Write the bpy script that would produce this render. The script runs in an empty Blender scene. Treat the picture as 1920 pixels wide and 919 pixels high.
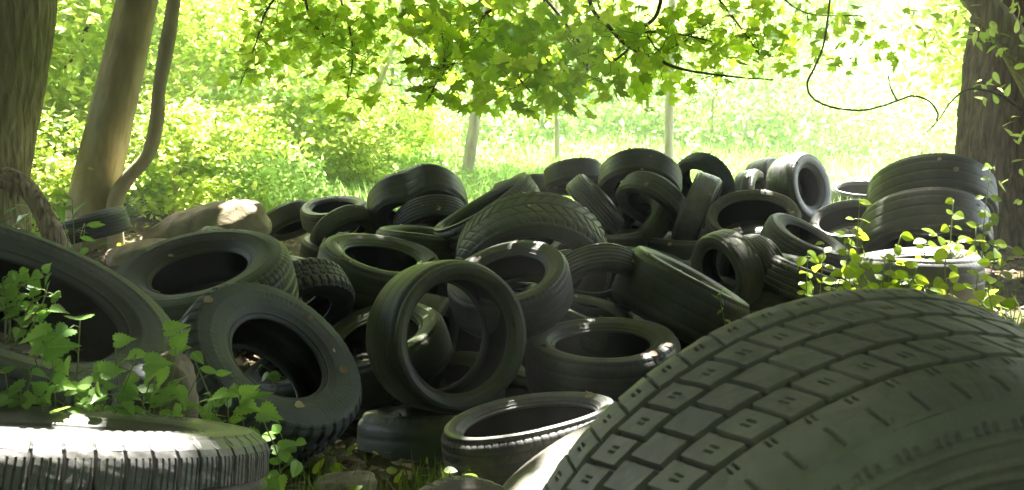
import bpy, math, random
import numpy as np
from mathutils import Vector, Matrix
SEED = 11
rng = np.random.default_rng(SEED)
random.seed(SEED)
sc = bpy.context.scene
COL = sc.collection
R_ = math.radians

# ------------------------------------------------------------------ camera model
F = 1600.0; HZ = 225.0; PITCH = math.atan((459.5 - HZ) / F); EYE = 1.1
def at(px, py, d):
    xc = (px - 960) / F * d; u = -(py - 459.5) / F * d
    return np.array([xc, d*math.cos(PITCH) + u*math.sin(PITCH), EYE - d*math.sin(PITCH) + u*math.cos(PITCH)])

# ------------------------------------------------------------------ helpers
def tag(o, label=None, cat=None, group=None, kind=None):
    if label: o['label'] = label
    if cat: o['category'] = cat
    if group: o['group'] = group
    if kind: o['kind'] = kind
    return o
def new_mesh(name, V, faces, smooth=True, mat=None, var=None, luv=None):
    """faces: ndarray (n,k) or list of such arrays"""
    me = bpy.data.meshes.new(name)
    V = np.ascontiguousarray(V, dtype=np.float32)
    fl = faces if isinstance(faces, list) else [faces]
    fl = [np.asarray(f, dtype=np.int32) for f in fl if len(f)]
    me.vertices.add(len(V)); me.vertices.foreach_set('co', V.ravel())
    tot = sum(f.size for f in fl); npoly = sum(len(f) for f in fl)
    me.loops.add(tot); me.polygons.add(npoly)
    me.loops.foreach_set('vertex_index', np.concatenate([f.ravel() for f in fl]))
    starts = []; s = 0
    for f in fl:
        k = f.shape[1]; starts.append(np.arange(len(f))*k + s); s += f.size
    me.polygons.foreach_set('loop_start', np.concatenate(starts).astype(np.int32))
    me.update(calc_edges=True); me.validate()
    me.polygons.foreach_set('use_smooth', np.full(len(me.polygons), bool(smooth)))
    if luv is not None:
        a = me.attributes.new('luv', 'FLOAT_VECTOR', 'POINT'); a.data.foreach_set('vector', np.ascontiguousarray(luv, dtype=np.float32).ravel())
    if var is not None:
        a = me.attributes.new('var', 'FLOAT', 'POINT'); a.data.foreach_set('value', np.ascontiguousarray(var, dtype=np.float32))
    if mat: me.materials.append(mat)
    return me
def link(name, me, parent=None, mat=None):
    o = bpy.data.objects.new(name, me); COL.objects.link(o)
    if parent: o.parent = parent
    if mat is not None and me is not None:
        if not me.materials: me.materials.append(mat)
        o.material_slots[0].link = 'OBJECT'; o.material_slots[0].material = mat
    return o
def empty(name, loc):
    o = bpy.data.objects.new(name, None); COL.objects.link(o); o.location = loc
    o.empty_display_size = .1
    return o
def unit(v):
    v = np.asarray(v, float); return v / (np.linalg.norm(v, axis=-1, keepdims=True) + 1e-12)
def vnoise(P, s, seed=0):
    """cheap smooth pseudo noise, sum of sines, P (n,3) or (n,2)"""
    r = np.random.default_rng(seed); out = np.zeros(len(P))
    for k in range(6):
        w = r.normal(size=P.shape[1]) * s * (1 + .5*k); out += np.sin(P @ w + r.uniform(0, 6.28)) / (1 + .5*k)
    return out / 3.0

# ------------------------------------------------------------------ materials
def mat_new(name):
    m = bpy.data.materials.new(name); m.use_nodes = True
    nt = m.node_tree; nt.nodes.clear()
    return m, nt, nt.nodes, nt.links
def N(ns, t, **kw):
    n = ns.new(t)
    for k, v in kw.items():
        if k in n.inputs: n.inputs[k].default_value = v
        else: setattr(n, k, v)
    return n
def ramp(ns, stops):
    r = ns.new('ShaderNodeValToRGB'); e = r.color_ramp.elements
    while len(e) < len(stops): e.new(.5)
    for i, (p, c) in enumerate(stops):
        e[i].position = p; e[i].color = (*c, 1) if len(c) == 3 else c
    return r
def mixc(ns, L, fac, a, b):
    m = ns.new('ShaderNodeMix'); m.data_type = 'RGBA'
    for s, v in ((0, fac), (6, a), (7, b)):
        if hasattr(v, 'is_output') or isinstance(v, bpy.types.NodeSocket): L.new(v, m.inputs[s])
        else: m.inputs[s].default_value = v if s == 0 else (*v, 1)
    return m.outputs[2]

def rubber(name, base, dust, moss, dust_amt=.5, moss_amt=.4, rough=.5, spec=.45):
    m, nt, ns, L = mat_new(name)
    out = N(ns, 'ShaderNodeOutputMaterial'); b = N(ns, 'ShaderNodeBsdfPrincipled')
    tc = N(ns, 'ShaderNodeTexCoord'); oi = N(ns, 'ShaderNodeObjectInfo')
    add = N(ns, 'ShaderNodeVectorMath', operation='ADD'); L.new(tc.outputs['Object'], add.inputs[0])
    comb = N(ns, 'ShaderNodeVectorMath', operation='SCALE'); comb.inputs[0].default_value = (7, 13, 5)
    L.new(oi.outputs['Random'], comb.inputs['Scale']); L.new(comb.outputs[0], add.inputs[1])
    n1 = N(ns, 'ShaderNodeTexNoise', Scale=5.0, Detail=8.0, Roughness=.65)
    n2 = N(ns, 'ShaderNodeTexNoise', Scale=2.3, Detail=6.0, Roughness=.6)
    n3 = N(ns, 'ShaderNodeTexNoise', Scale=70.0, Detail=6.0, Roughness=.7)
    for n in (n1, n2, n3): L.new(add.outputs[0], n.inputs['Vector'])
    r1 = ramp(ns, [(.42, (0, 0, 0)), (.72, (dust_amt,)*3)]); L.new(n1.outputs[0], r1.inputs[0])
    r2 = ramp(ns, [(.44, (0, 0, 0)), (.66, (moss_amt,)*3)]); L.new(n2.outputs[0], r2.inputs[0])
    c1 = mixc(ns, L, r1.outputs[0], base, dust)
    c2 = mixc(ns, L, r2.outputs[0], c1, moss)
    r3 = ramp(ns, [(.68, (0, 0, 0)), (.76, (.5, .5, .5))]); L.new(n3.outputs[0], r3.inputs[0])
    c3 = mixc(ns, L, r3.outputs[0], c2, tuple(min(1, d*1.7) for d in dust))
    n5 = N(ns, 'ShaderNodeTexNoise', Scale=11.0, Detail=10.0, Roughness=.8, Distortion=1.2); L.new(add.outputs[0], n5.inputs['Vector'])
    r5 = ramp(ns, [(.60, (0, 0, 0)), (.70, (.55, .55, .55))]); L.new(n5.outputs[0], r5.inputs[0])
    c4_ = mixc(ns, L, r5.outputs[0], c3, tuple(min(1, d*1.25) for d in dust))
    L.new(c4_, b.inputs['Base Color'])
    rr = N(ns, 'ShaderNodeMapRange'); rr.inputs[3].default_value = rough - .12; rr.inputs[4].default_value = rough + .2
    L.new(n1.outputs[0], rr.inputs[0]); L.new(rr.outputs[0], b.inputs['Roughness'])
    b.inputs['Specular IOR Level'].default_value = spec
    bp = N(ns, 'ShaderNodeBump', Strength=.55, Distance=.004)
    n4 = N(ns, 'ShaderNodeTexNoise', Scale=45.0, Detail=8.0, Roughness=.75); L.new(add.outputs[0], n4.inputs['Vector'])
    L.new(n4.outputs[0], bp.inputs['Height']); L.new(bp.outputs[0], b.inputs['Normal'])
    L.new(b.outputs[0], out.inputs[0])
    return m
RUB = {
 'black': rubber('black_rubber', (.013, .0145, .012), (.08, .074, .064), (.038, .046, .022), .7, .35, .46, .55),
 'green': rubber('algae_green_rubber', (.018, .023, .012), (.07, .072, .042), (.055, .072, .016), .5, .9, .50, .5),
 'grey': rubber('weathered_grey_rubber', (.030, .034, .028), (.10, .10, .08), (.065, .08, .03), .7, .5, .5, .5),
 'blue': rubber('bluish_rubber', (.024, .031, .033), (.09, .10, .105), (.05, .07, .04), .5, .4, .56, .42),
 'dusty': rubber('dusty_pale_rubber', (.05, .046, .042), (.15, .135, .115), (.14, .15, .09), .9, .4, .5),
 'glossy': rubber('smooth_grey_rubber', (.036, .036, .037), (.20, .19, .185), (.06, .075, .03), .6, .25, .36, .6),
 'sheen': rubber('sunlit_pale_rubber', (.075, .074, .072), (.22, .21, .20), (.08, .09, .045), .6, .25, .34, .65),  # paler base puts the sun glare of lit tyres into the colour
 'brown': rubber('brown_dusty_rubber', (.05, .045, .036), (.17, .145, .11), (.08, .09, .04), .8, .5, .6),
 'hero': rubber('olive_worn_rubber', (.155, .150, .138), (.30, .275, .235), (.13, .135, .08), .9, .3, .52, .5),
}
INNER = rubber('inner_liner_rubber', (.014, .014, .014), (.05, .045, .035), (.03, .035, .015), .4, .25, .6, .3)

def leaf_mat(name, dark, light, tdark, tlight, tfac=.55, rough=.5):
    m, nt, ns, L = mat_new(name)
    out = N(ns, 'ShaderNodeOutputMaterial'); b = N(ns, 'ShaderNodeBsdfPrincipled', Roughness=rough)
    b.inputs['Specular IOR Level'].default_value = .35
    at_ = N(ns, 'ShaderNodeAttribute'); at_.attribute_name = 'var'
    t = N(ns, 'ShaderNodeBsdfTranslucent'); mx = N(ns, 'ShaderNodeMixShader')
    mx.inputs[0].default_value = tfac
    c = ramp(ns, [(0, dark), (1, light)]); d = ramp(ns, [(0, tdark), (1, tlight)])
    L.new(at_.outputs['Fac'], c.inputs[0]); L.new(at_.outputs['Fac'], d.inputs[0])
    uv = N(ns, 'ShaderNodeAttribute'); uv.attribute_name = 'luv'; sp = N(ns, 'ShaderNodeSeparateXYZ'); L.new(uv.outputs['Vector'], sp.inputs[0])
    def M(op, a, b_=None, c_=None):
        q = N(ns, 'ShaderNodeMath', operation=op)
        for i_, v_ in enumerate((a, b_, c_)):
            if v_ is None: continue
            if isinstance(v_, (int, float)): q.inputs[i_].default_value = v_
            else: L.new(v_, q.inputs[i_])
        return q.outputs[0]
    ax_ = M('ABSOLUTE', sp.outputs[0]); mid = M('LESS_THAN', ax_, .014)
    fr_ = M('FRACT', M('MULTIPLY_ADD', sp.outputs[1], 5.5, M('MULTIPLY', ax_, -5.0))); sv = M('MULTIPLY', M('LESS_THAN', fr_, .10), .6)
    vein = M('MAXIMUM', mid, sv)
    tc = N(ns, 'ShaderNodeTexCoord'); nz = N(ns, 'ShaderNodeTexNoise', Scale=26.0, Detail=4.0); L.new(tc.outputs['Object'], nz.inputs['Vector'])
    k1 = M('MULTIPLY_ADD', nz.outputs[0], .9, .55)
    def tint(col, vc):
        v1 = N(ns, 'ShaderNodeVectorMath', operation='SCALE'); L.new(col, v1.inputs[0]); L.new(k1, v1.inputs['Scale'])
        return mixc(ns, L, M('MULTIPLY', vein, .55), v1.outputs[0], vc)
    L.new(tint(c.outputs[0], tuple(min(1, x*1.7) for x in light)), b.inputs['Base Color']); L.new(tint(d.outputs[0], tuple(x*.55 for x in tlight)), t.inputs['Color'])
    L.new(b.outputs[0], mx.inputs[1]); L.new(t.outputs[0], mx.inputs[2]); L.new(mx.outputs[0], out.inputs[0])
    return m
MAPLE = leaf_mat('maple_leaf', (.08, .17, .015), (.14, .26, .025), (.42, .68, .03), (.74, .92, .09), .80)
FOL = leaf_mat('woodland_leaf', (.08, .15, .02), (.16, .23, .04), (.48, .70, .09), (.84, .90, .28), .68)
FAR = leaf_mat('hazed_far_leaf', (.12, .19, .06), (.18, .26, .09), (.34, .56, .13), (.54, .74, .25), .58)  # whiteness of haze and overexposure mixed into the leaf colour
CANOPY = leaf_mat('canopy_leaf', (.05, .10, .012), (.09, .16, .02), (.17, .25, .05), (.27, .35, .08), .5)
SHADE = leaf_mat('dark_shading_leaf', (.04, .08, .015), (.07, .12, .02), (.08, .18, .015), (.14, .26, .02), .4)  # kept dark to hold back light from behind the camera
IVY = leaf_mat('broad_leaf', (.13, .27, .06), (.27, .45, .12), (.25, .48, .06), (.5, .72, .12), .45, .36)
VINE = leaf_mat('yellow_green_leaf', (.11, .19, .02), (.18, .26, .03), (.35, .52, .02), (.6, .72, .04), .5, .42)
GRASS = leaf_mat('grass_blade', (.05, .10, .02), (.10, .16, .03), (.14, .26, .03), (.3, .42, .05), .4)
def litter_mat():
    m, nt, ns, L = mat_new('dead_leaf')
    out = N(ns, 'ShaderNodeOutputMaterial'); b = N(ns, 'ShaderNodeBsdfPrincipled', Roughness=.75)
    a = N(ns, 'ShaderNodeAttribute'); a.attribute_name = 'var'
    c = ramp(ns, [(0, (.05, .033, .02)), (.5, (.16, .105, .06)), (1, (.36, .27, .17))])
    L.new(a.outputs['Fac'], c.inputs[0]); L.new(c.outputs[0], b.inputs['Base Color']); L.new(b.outputs[0], out.inputs[0])
    return m
LITTER = litter_mat()
def bark(name, dark, light, sxy, sz, strength, dist=.02, moss=(.10, .12, .05), moss_amt=.4):
    m, nt, ns, L = mat_new(name)
    out = N(ns, 'ShaderNodeOutputMaterial'); b = N(ns, 'ShaderNodeBsdfPrincipled', Roughness=.85)
    b.inputs['Specular IOR Level'].default_value = .2
    tc = N(ns, 'ShaderNodeTexCoord'); mp = N(ns, 'ShaderNodeMapping'); mp.inputs['Scale'].default_value = (sxy, sxy, sz)
    L.new(tc.outputs['Object'], mp.inputs[0])
    n = N(ns, 'ShaderNodeTexNoise', Scale=1.0, Detail=8.0, Roughness=.65, Distortion=.6); L.new(mp.outputs[0], n.inputs['Vector'])
    w = N(ns, 'ShaderNodeTexVoronoi', Scale=.8); w.feature = 'DISTANCE_TO_EDGE'; L.new(mp.outputs[0], w.inputs['Vector'])
    mul = N(ns, 'ShaderNodeMath', operation='MULTIPLY_ADD'); L.new(w.outputs[0], mul.inputs[0]); mul.inputs[1].default_value = .7; L.new(n.outputs[0], mul.inputs[2])
    c = ramp(ns, [(.38, dark), (.75, light)]); L.new(mul.outputs[0], c.inputs[0])
    n2 = N(ns, 'ShaderNodeTexNoise', Scale=1.7, Detail=5.0); L.new(tc.outputs['Object'], n2.inputs['Vector'])
    r2 = ramp(ns, [(.42, (0, 0, 0)), (.65, (moss_amt,)*3)]); L.new(n2.outputs[0], r2.inputs[0])
    cc = mixc(ns, L, r2.outputs[0], c.outputs[0], moss); L.new(cc, b.inputs['Base Color'])
    bp = N(ns, 'ShaderNodeBump', Strength=strength, Distance=dist); L.new(mul.outputs[0], bp.inputs['Height']); L.new(bp.outputs[0], b.inputs['Normal'])
    L.new(b.outputs[0], out.inputs[0])
    return m
BARK_F = bark('furrowed_bark', (.22, .18, .10), (.52, .44, .28), 34, 3.2, 1.0, .02, (.15, .15, .07), .4)
BARK_S = bark('smooth_grey_bark', (.32, .27, .15), (.44, .38, .24), 9, 3, .35, .008, (.17, .18, .09), .5)
BARK_D = bark('dark_ridged_bark', (.07, .048, .03), (.25, .175, .11), 26, 3.0, 1.0, .03, (.07, .07, .035), .3)
BARK_T = bark('twig_bark', (.05, .04, .03), (.12, .10, .075), 60, 12, .3, .003, (.08, .09, .04), .2)
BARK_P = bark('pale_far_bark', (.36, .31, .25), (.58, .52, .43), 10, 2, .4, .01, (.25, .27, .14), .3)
DEADW = bark('weathered_dead_wood', (.12, .08, .055), (.45, .36, .27), 70, 6, 1.0, .008, (.16, .13, .09), .3)
STONE = bark('tan_stone', (.22, .165, .115), (.48, .38, .28), 7, 6, .8, .02, (.13, .14, .06), .55)
PEB = bark('grey_stone', (.13, .11, .085), (.27, .235, .19), 16, 16, .5, .006, (.11, .12, .06), .5)
def stem_mat():
    m, nt, ns, L = mat_new('green_stem'); out = N(ns, 'ShaderNodeOutputMaterial')
    b = N(ns, 'ShaderNodeBsdfPrincipled', Roughness=.5); b.inputs['Base Color'].default_value = (.16, .22, .06, 1)
    n = N(ns, 'ShaderNodeTexNoise', Scale=8.0); c = ramp(ns, [(.3, (.12, .2, .05)), (.7, (.24, .24, .10))])
    L.new(n.outputs[0], c.inputs[0]); L.new(c.outputs[0], b.inputs['Base Color']); L.new(b.outputs[0], out.inputs[0]); return m
STEM = stem_mat()
def ground_mat():
    m, nt, ns, L = mat_new('forest_floor'); out = N(ns, 'ShaderNodeOutputMaterial')
    b = N(ns, 'ShaderNodeBsdfPrincipled', Roughness=.95); tc = N(ns, 'ShaderNodeTexCoord')
    b.inputs['Specular IOR Level'].default_value = .1
    n = N(ns, 'ShaderNodeTexNoise', Scale=1.3, Detail=10.0, Roughness=.7); L.new(tc.outputs['Object'], n.inputs['Vector'])
    n2 = N(ns, 'ShaderNodeTexNoise', Scale=22.0, Detail=8.0, Roughness=.75); L.new(tc.outputs['Object'], n2.inputs['Vector'])
    c = ramp(ns, [(.3, (.035, .025, .016)), (.55, (.085, .06, .038)), (.8, (.16, .12, .08))]); L.new(n2.outputs[0], c.inputs[0])
    g = ramp(ns, [(.45, (0, 0, 0)), (.62, (.7, .7, .7))]); L.new(n.outputs[0], g.inputs[0])
    # greener beyond the pile
    sp = N(ns, 'ShaderNodeSeparateXYZ'); L.new(tc.outputs['Object'], sp.inputs[0])
    mr = N(ns, 'ShaderNodeMapRange'); mr.inputs[1].default_value = 8; mr.inputs[2].default_value = 12; L.new(sp.outputs[1], mr.inputs[0])
    mx = N(ns, 'ShaderNodeMath', operation='MAXIMUM'); L.new(g.outputs[0], mx.inputs[0]); L.new(mr.outputs[0], mx.inputs[1])
    cc = mixc(ns, L, mx.outputs[0], c.outputs[0], (.085, .125, .03)); L.new(cc, b.inputs['Base Color'])
    bp = N(ns, 'ShaderNodeBump', Strength=.8, Distance=.03); L.new(n2.outputs[0], bp.inputs['Height']); L.new(bp.outputs[0], b.inputs['Normal'])
    L.new(b.outputs[0], out.inputs[0]); return m
GROUND = ground_mat()

# ------------------------------------------------------------------ terrain
CP = [at(550, 900, 2.35), at(660, 905, 2.45), at(600, 875, 2.65), at(500, 890, 2.3), (.1, 2.7, -.25), (-.3, 3.0, -.3), (.6, 2.7, -.3), at(1830, 560, 3.6), at(1700, 560, 3.9), at(1880, 500, 5.2), 
      at(1880, 640, 2.6), at(200, 480, 6.0), at(330, 470, 5.6), at(1720, 520, 4.9), at(200, 415, 8.0)]
CP += [np.array(p) for p in [(-1.6, 1.6, .36), (-1.0, 1.3, .40), (-2.6, 2.0, .35), (-2.6, 3.2, .15), (.3, 1.0, .22), (1.2, .9, .18), (.4, .2, .3), (-.6, .4, .38), (0, -1, .3), (3, 1, .35), (-3, 0, .4),
      (0, 3.6, -.4), (.8, 3.8, -.4), (-1, 3.6, -.3), (-1.6, 3, -.1), (1.5, 4.4, -.35), (1, 5, -.35), (0, 5, -.35), (-1, 5, -.25), (2, 5.3, -.15), (0, 6.5, -.1), (1.5, 6.3, -.1), (-1, 6.5, 0), (2, 7, -.05), (.7, 5.8, -.2), (0, 8, .05), (3, 8, .1), (-3, 8, .1), (-4, 5, .15), (4, 5.5, .25), (4, 3, .45), (6, 6, .3),
      (0, 9.5, 0), (-4, 9.5, 0), (4, 9.5, 0), (1.2, 1.6, .12), (1.0, 2.4, -.02), (.3, 2.0, .02)]]
CP = np.array(CP)
def terrain(x, y):
    x = np.asarray(x, float); y = np.asarray(y, float)
    sh = x.shape; X = x.ravel(); Y = y.ravel()
    z = np.zeros_like(X)
    for s in range(0, len(X), 20000):
        d2 = (X[s:s+20000, None]-CP[:, 0])**2 + (Y[s:s+20000, None]-CP[:, 1])**2
        w = np.exp(-d2/(2*.42**2)) + .02*np.exp(-d2/(2*1.6**2)) + 1e-7/(1+d2)
        z[s:s+20000] = (w*CP[:, 2]).sum(1)/w.sum(1)
    far = np.clip(Y-10, 0, None); z = z + np.where(far < 26, .075*far, .075*26 + .01*(far-26).clip(0, 200))
    P = np.stack([X, Y], 1); amp = np.clip((Y-7)/10, 0, 1)*.35
    z = z + .02*vnoise(P, 2.5, 3) + amp*.4*vnoise(P, .35, 4) + .012*vnoise(P, 9, 5)
    return z.reshape(sh)
gx = np.concatenate([[-110, -80, -60, -40, -28, -20, -15, -12, -10, -9, -8.5], np.arange(-8, 8.01, .1), [8.5, 9, 10, 12, 15, 20, 28, 40, 60, 80, 110]])
gy = np.concatenate([[-30, -20, -10, -6, -4, -3], np.arange(-2.5, 11.01, .1), np.arange(11.5, 40, .8), [42, 46, 52, 60, 75, 90, 110]])
GX, GY = np.meshgrid(gx, gy); GZ = terrain(GX, GY)
nx, ny = len(gx), len(gy); idx = np.arange(nx*ny).reshape(ny, nx)
fc = np.stack([idx[:-1, :-1], idx[:-1, 1:], idx[1:, 1:], idx[1:, :-1]], -1).reshape(-1, 4)
g = link('ground', new_mesh('ground', np.stack([GX, GY, GZ], -1).reshape(-1, 3), fc, True, GROUND)); tag(g, kind='structure', label='brown forest floor rising to a green slope behind the tyres', cat='ground')

# ------------------------------------------------------------------ tyres
def catmull(P, n):
    P = np.asarray(P, float); out = []
    Q = np.vstack([2*P[0]-P[1], P, 2*P[-1]-P[-2]])
    for i in range(1, len(Q)-2):
        for t in np.linspace(0, 1, n, endpoint=False):
            a, b, c, d = Q[i-1], Q[i], Q[i+1], Q[i+2]
            out.append(.5*((2*b)+(-a+c)*t+(2*a-5*b+4*c-d)*t*t+(-a+3*b-3*c+d)*t**3))
    out.append(P[-1]); return np.array(out)
def pulse(x, c, hw, soft):
    return np.clip((hw + soft - np.abs(x - c)) / soft, 0, 1)
def per(x, hw, soft):   # periodic slot at integer x
    f = np.abs(x - np.round(x)); return np.clip((hw + soft - f) / soft, 0, 1)
def tread_depth(kind, u, v):
    """u 0..1 round the tyre, v -1..1 across; 0..1 groove depth"""
    a = np.abs(v); g = 0*u*v
    mx = np.maximum
    if kind == 'highway':
        for c in (-.62, -.22, .22, .62): g = mx(g, pulse(v, c, .035, .02))
        g = mx(g, .7*per(72*u + .3*v, .05, .05)*(a > .66))
        g = mx(g, .5*per(90*u + .8*v, .03, .05)*(a < .58)*(a > .26))
    elif kind == 'ribbed':
        for c in (-.7, -.36, 0, .36, .7): g = mx(g, pulse(v, c, .04, .03))
        g = mx(g, .4*per(60*u, .05, .05)*(a > .74))
    elif kind == 'block':
        zz = .05*np.sin(2*np.pi*46*u)
        for c in (-.5, 0, .5): g = mx(g, pulse(v, c + zz, .05, .03))
        row = np.floor((v + 1.5)/.5); g = mx(g, per(46*u + .5*(row % 2) + .35*v, .08, .06))
    elif kind == 'vee':
        g = mx(g, .9*per(40*u + 1.6*a, .07, .07)*(a > .08)); g = mx(g, pulse(v, 0, .02, .02)); g = mx(g, .8*pulse(a, .55, .025, .02))
        g = mx(g, .5*per(80*u + 2.4*a, .05, .07)*(a > .58))
    elif kind == 'worn':
        for c in (-.55, 0, .55): g = mx(g, .35*pulse(v, c, .03, .04))
        g = mx(g, .3*per(64*u, .05, .06)*(a > .8))
    elif kind == 'lug':
        zz = .06*(np.abs(((40*u) % 1)-.5)*4-1)
        for c in (-.38, .38): g = mx(g, pulse(v, c + zz, .06, .03))
        g = mx(g, per(40*u, .16, .07)*(a > .42)); g = mx(g, .8*pulse(v, zz, .03, .03)); g = mx(g, .7*per(40*u+.5, .05, .05)*(a < .4))
    elif kind == 'slotted':
        for c in (-.45, 0, .45): g = mx(g, pulse(v, c, .05, .02))
        g = mx(g, per(62*u + .12*v, .035, .03)*(a > .45)*np.clip((1.06-a)/.08, 0, 1))
        g = mx(g, .22*per(248*u, .06, .10)*(a > .5)*(a < .90)); g = mx(g, .5*per(100*u+.5*v, .03, .04)*(a < .42))
    elif kind == 'hero':
        for c in (-.613, -.232, .149, .53): g = mx(g, pulse(v, c, .020, .012))
        Nb = 62
        row = np.where(v < -.613, 0, np.where(v < -.232, 1, np.where(v < .149, 2, np.where(v < .53, 3, 4))))
        ph = np.array([0, .15, .55, .95, .2])[row]; sk = np.array([-.2, -1.4, -1.4, -1.4, -.5])[row]
        x = Nb*u + ph - sk*v
        inner = (row >= 1) & (row <= 3)
        g = mx(g, per(x, .05, .03)*inner)
        g = mx(g, .4*per(x, .02, .03)*(row == 0))
        vc = np.array([-.80, -.42, -.04, .34, .62])[row]
        dv = np.clip((.04-np.abs(v-vc))/.012, 0, 1)
        for off in (.42, .58): g = mx(g, .6*per(x+off, .018, .02)*dv*(row != 2))
        g = mx(g, .35*per(x+.5, .035, .03)*np.clip((.10-np.abs(v-.86))/.02, 0, 1)*(row == 4))
    return g
def warp(P, W, deform):
    oval, saddle, dent, da = deform
    x, y, z = P[:, 0].copy(), P[:, 1].copy(), P[:, 2].copy()
    th = np.arctan2(y, x); r = np.hypot(x, y)
    if dent:
        k = np.exp(-((np.angle(np.exp(1j*(th-da))))/.38)**2); s = 1 - dent*k; x *= s; y *= s; z *= (1 + .9*dent*k)
    x *= 1+oval; y *= 1-oval
    z += saddle*np.cos(2*th+.7)*(r/.35)
    return np.stack([x, y, z], 1)
TYPES = {}
def make_type(key, Rr, W, rb, kind, nu, nvt, gd=.008, deform=(0, 0, 0, 0), crown=.006, hero=False):
    H = Rr - rb
    tw = .43*W
    vt = np.linspace(-1, 1, nvt)
    tz = vt*tw
    if hero: crown *= .4
    tr = Rr - crown*vt**2 - (.006 if hero else .012)*np.clip((np.abs(vt)-.8)/.2, 0, 1)**2
    side = catmull([(tw, tr[-1]), (.475*W, Rr-.012-.09*H), (.5*W, Rr-.30*H), (.5*W, Rr-.5*H), (.47*W, Rr-.72*H), (.415*W, rb+.12*H), (.385*W, rb+.045*H)], 10 if hero else 6)
    # moulded ridges on the sidewall
    k = np.linspace(0, 1, len(side)); rid = .0018*(per(k*4.0+.15, .06, .05)) + .003*pulse(k, .93, .02, .02)
    side[:, 0] += rid
    bead = catmull([side[-1], (.378*W, rb+.004), (.35*W, rb-.004), (.315*W, rb-.002), (.30*W, rb+.008)], 3)
    inn = catmull([bead[-1], (.33*W, rb+.2*H), (.40*W, Rr-.55*H), (.44*W, Rr-.35*H), (.38*W, Rr-.022), (.2*W, Rr-.017), (0, Rr-.016)], 3)
    def ring(prof):
        th = np.linspace(0, 2*np.pi, nu, endpoint=False)
        Z = np.repeat(prof[:, 0][:, None], nu, 1); RR = np.repeat(prof[:, 1][:, None], nu, 1)
        return th, Z, RR
    def build(name, prof, extra=None, flip=False):
        th, Z, RR = ring(prof)
        if extra is not None: dz, dr = extra(np.linspace(0, 1, nu, endpoint=False)[None, :], prof); Z = Z + dz; RR = RR + dr
        P = np.stack([RR*np.cos(th), RR*np.sin(th), Z], -1).reshape(-1, 3); P = warp(P, W, deform)
        m = len(prof); I = np.arange(m*nu).reshape(m, nu); J = np.roll(I, -1, 1)
        f = np.stack([I[:-1], J[:-1], J[1:], I[1:]], -1).reshape(-1, 4)
        if flip: f = f[:, ::-1]
        return new_mesh(name, P, f, True)
    prof_t = np.stack([tz, tr], 1)
    def ex_t(u, prof):
        v = vt[:, None]; h_ = -gd*tread_depth(kind, u, v)
        if hero:
            U_, V2 = np.broadcast_arrays(u, v); Q = np.column_stack([np.cos(2*np.pi*U_).ravel(), np.sin(2*np.pi*U_).ravel(), V2.ravel()*.35])
            h_ = h_ + (.0011*vnoise(Q, 14, 3) + .0006*vnoise(Q, 55, 4)).reshape(h_.shape)*(h_ > -.001)
        return 0, h_
    nslot = {'lug': 40, 'block': 46, 'hero': 50, 'slotted': 62, 'vee': 40}.get(kind, 64)
    def ex_side(sgn):
        def f(u, prof):
            kk = np.linspace(0, 1, len(prof))[:, None]
            # continue the tread slots over the shoulder, fading out
            g0 = tread_depth(kind, u, np.array([[float(sgn)]]))
            top = np.clip(1 - kk/.16, 0, 1)
            dep = gd*g0*top
            if kind == 'hero':
                dep = dep + .0045*per(124*u, .12, .05)*pulse(kk, .20, .030, .012) + .005*per(62*u+.25, .05, .02)*pulse(kk, .19, .045, .01)
                dep = dep + .004*pulse(kk, .245, .006, .008) - .002*pulse(kk, .30, .012, .01) - .0025*pulse(kk, .55, .012, .015)
            else:
                amp = .0035 if kind in ('lug', 'block') else .0015
                dep = dep + amp*per(nslot*u, .1, .08)*pulse(kk, .13, .07, .04)
                dep = dep + .0012*per(nslot*2*u, .2, .1)*pulse(kk, .5, .05, .03)*(np.sin(2*np.pi*u*3) > .2)
            dr = -dep*np.clip(1.2 - 4*kk, .15, 1); dz = -dep*np.clip(kk*4, .2, 1)
            return dz*sgn, dr
        return f
    T = {'R': Rr, 'W': W, 'rb': rb, 'H': H}
    T['tread'] = build(key+'_tread', prof_t, ex_t, True)
    if hero: T['tread'].polygons.foreach_set('use_smooth', np.zeros(len(T['tread'].polygons), bool))
    for sgn, nm in ((1, 'front'), (-1, 'back')):
        s = side*np.array([sgn, 1]); b = bead*np.array([sgn, 1]); i_ = inn*np.array([sgn, 1])
        T['side_'+nm] = build(key+'_side_'+nm, s, ex_side(sgn), sgn > 0)
        T['bead_'+nm] = build(key+'_bead_'+nm, b, None, sgn > 0)
    full = np.vstack([inn[:-1], (inn*np.array([-1, 1]))[::-1]])
    T['inner'] = build(key+'_inner', full, None, True)
    TYPES[key] = T
D0 = (0, 0, 0, 0)
make_type('hero', .375, .25, .240, 'hero', 2200, 200, .012, D0, .010, True)
make_type('slot', .34, .235, .20, 'slotted', 2480, 120, .010, D0, .010, True)
make_type('truck', .38, .24, .235, 'lug', 640, 50, .009, (.01, .006, 0, 0))
make_type('at', .36, .25, .188, 'lug', 640, 50, .010, (.015, -.008, 0, 0))
make_type('hwy', .33, .215, .205, 'highway', 480, 50, .007, (.02, .006, 0, 0))
make_type('hwyb', .33, .205, .19, 'highway', 480, 44, .006, (-.03, -.012, 0, 0))
make_type('rib', .32, .20, .205, 'ribbed', 400, 50, .007, (.02, .01, 0, 0))
make_type('vee', .335, .225, .215, 'vee', 560, 60, .007, (.02, .012, 0, 0))
make_type('low', .335, .24, .262, 'worn', 420, 40, .006, (.01, .004, 0, 0))
make_type('lowb', .335, .235, .268, 'highway', 480, 44, .006, (-.015, -.01, 0, 0))
make_type('worn', .325, .21, .20, 'worn', 420, 36, .006, (.03, .012, 0, 0))
make_type('blk', .33, .225, .20, 'block', 520, 50, .008, (.01, .006, 0, 0))
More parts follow.
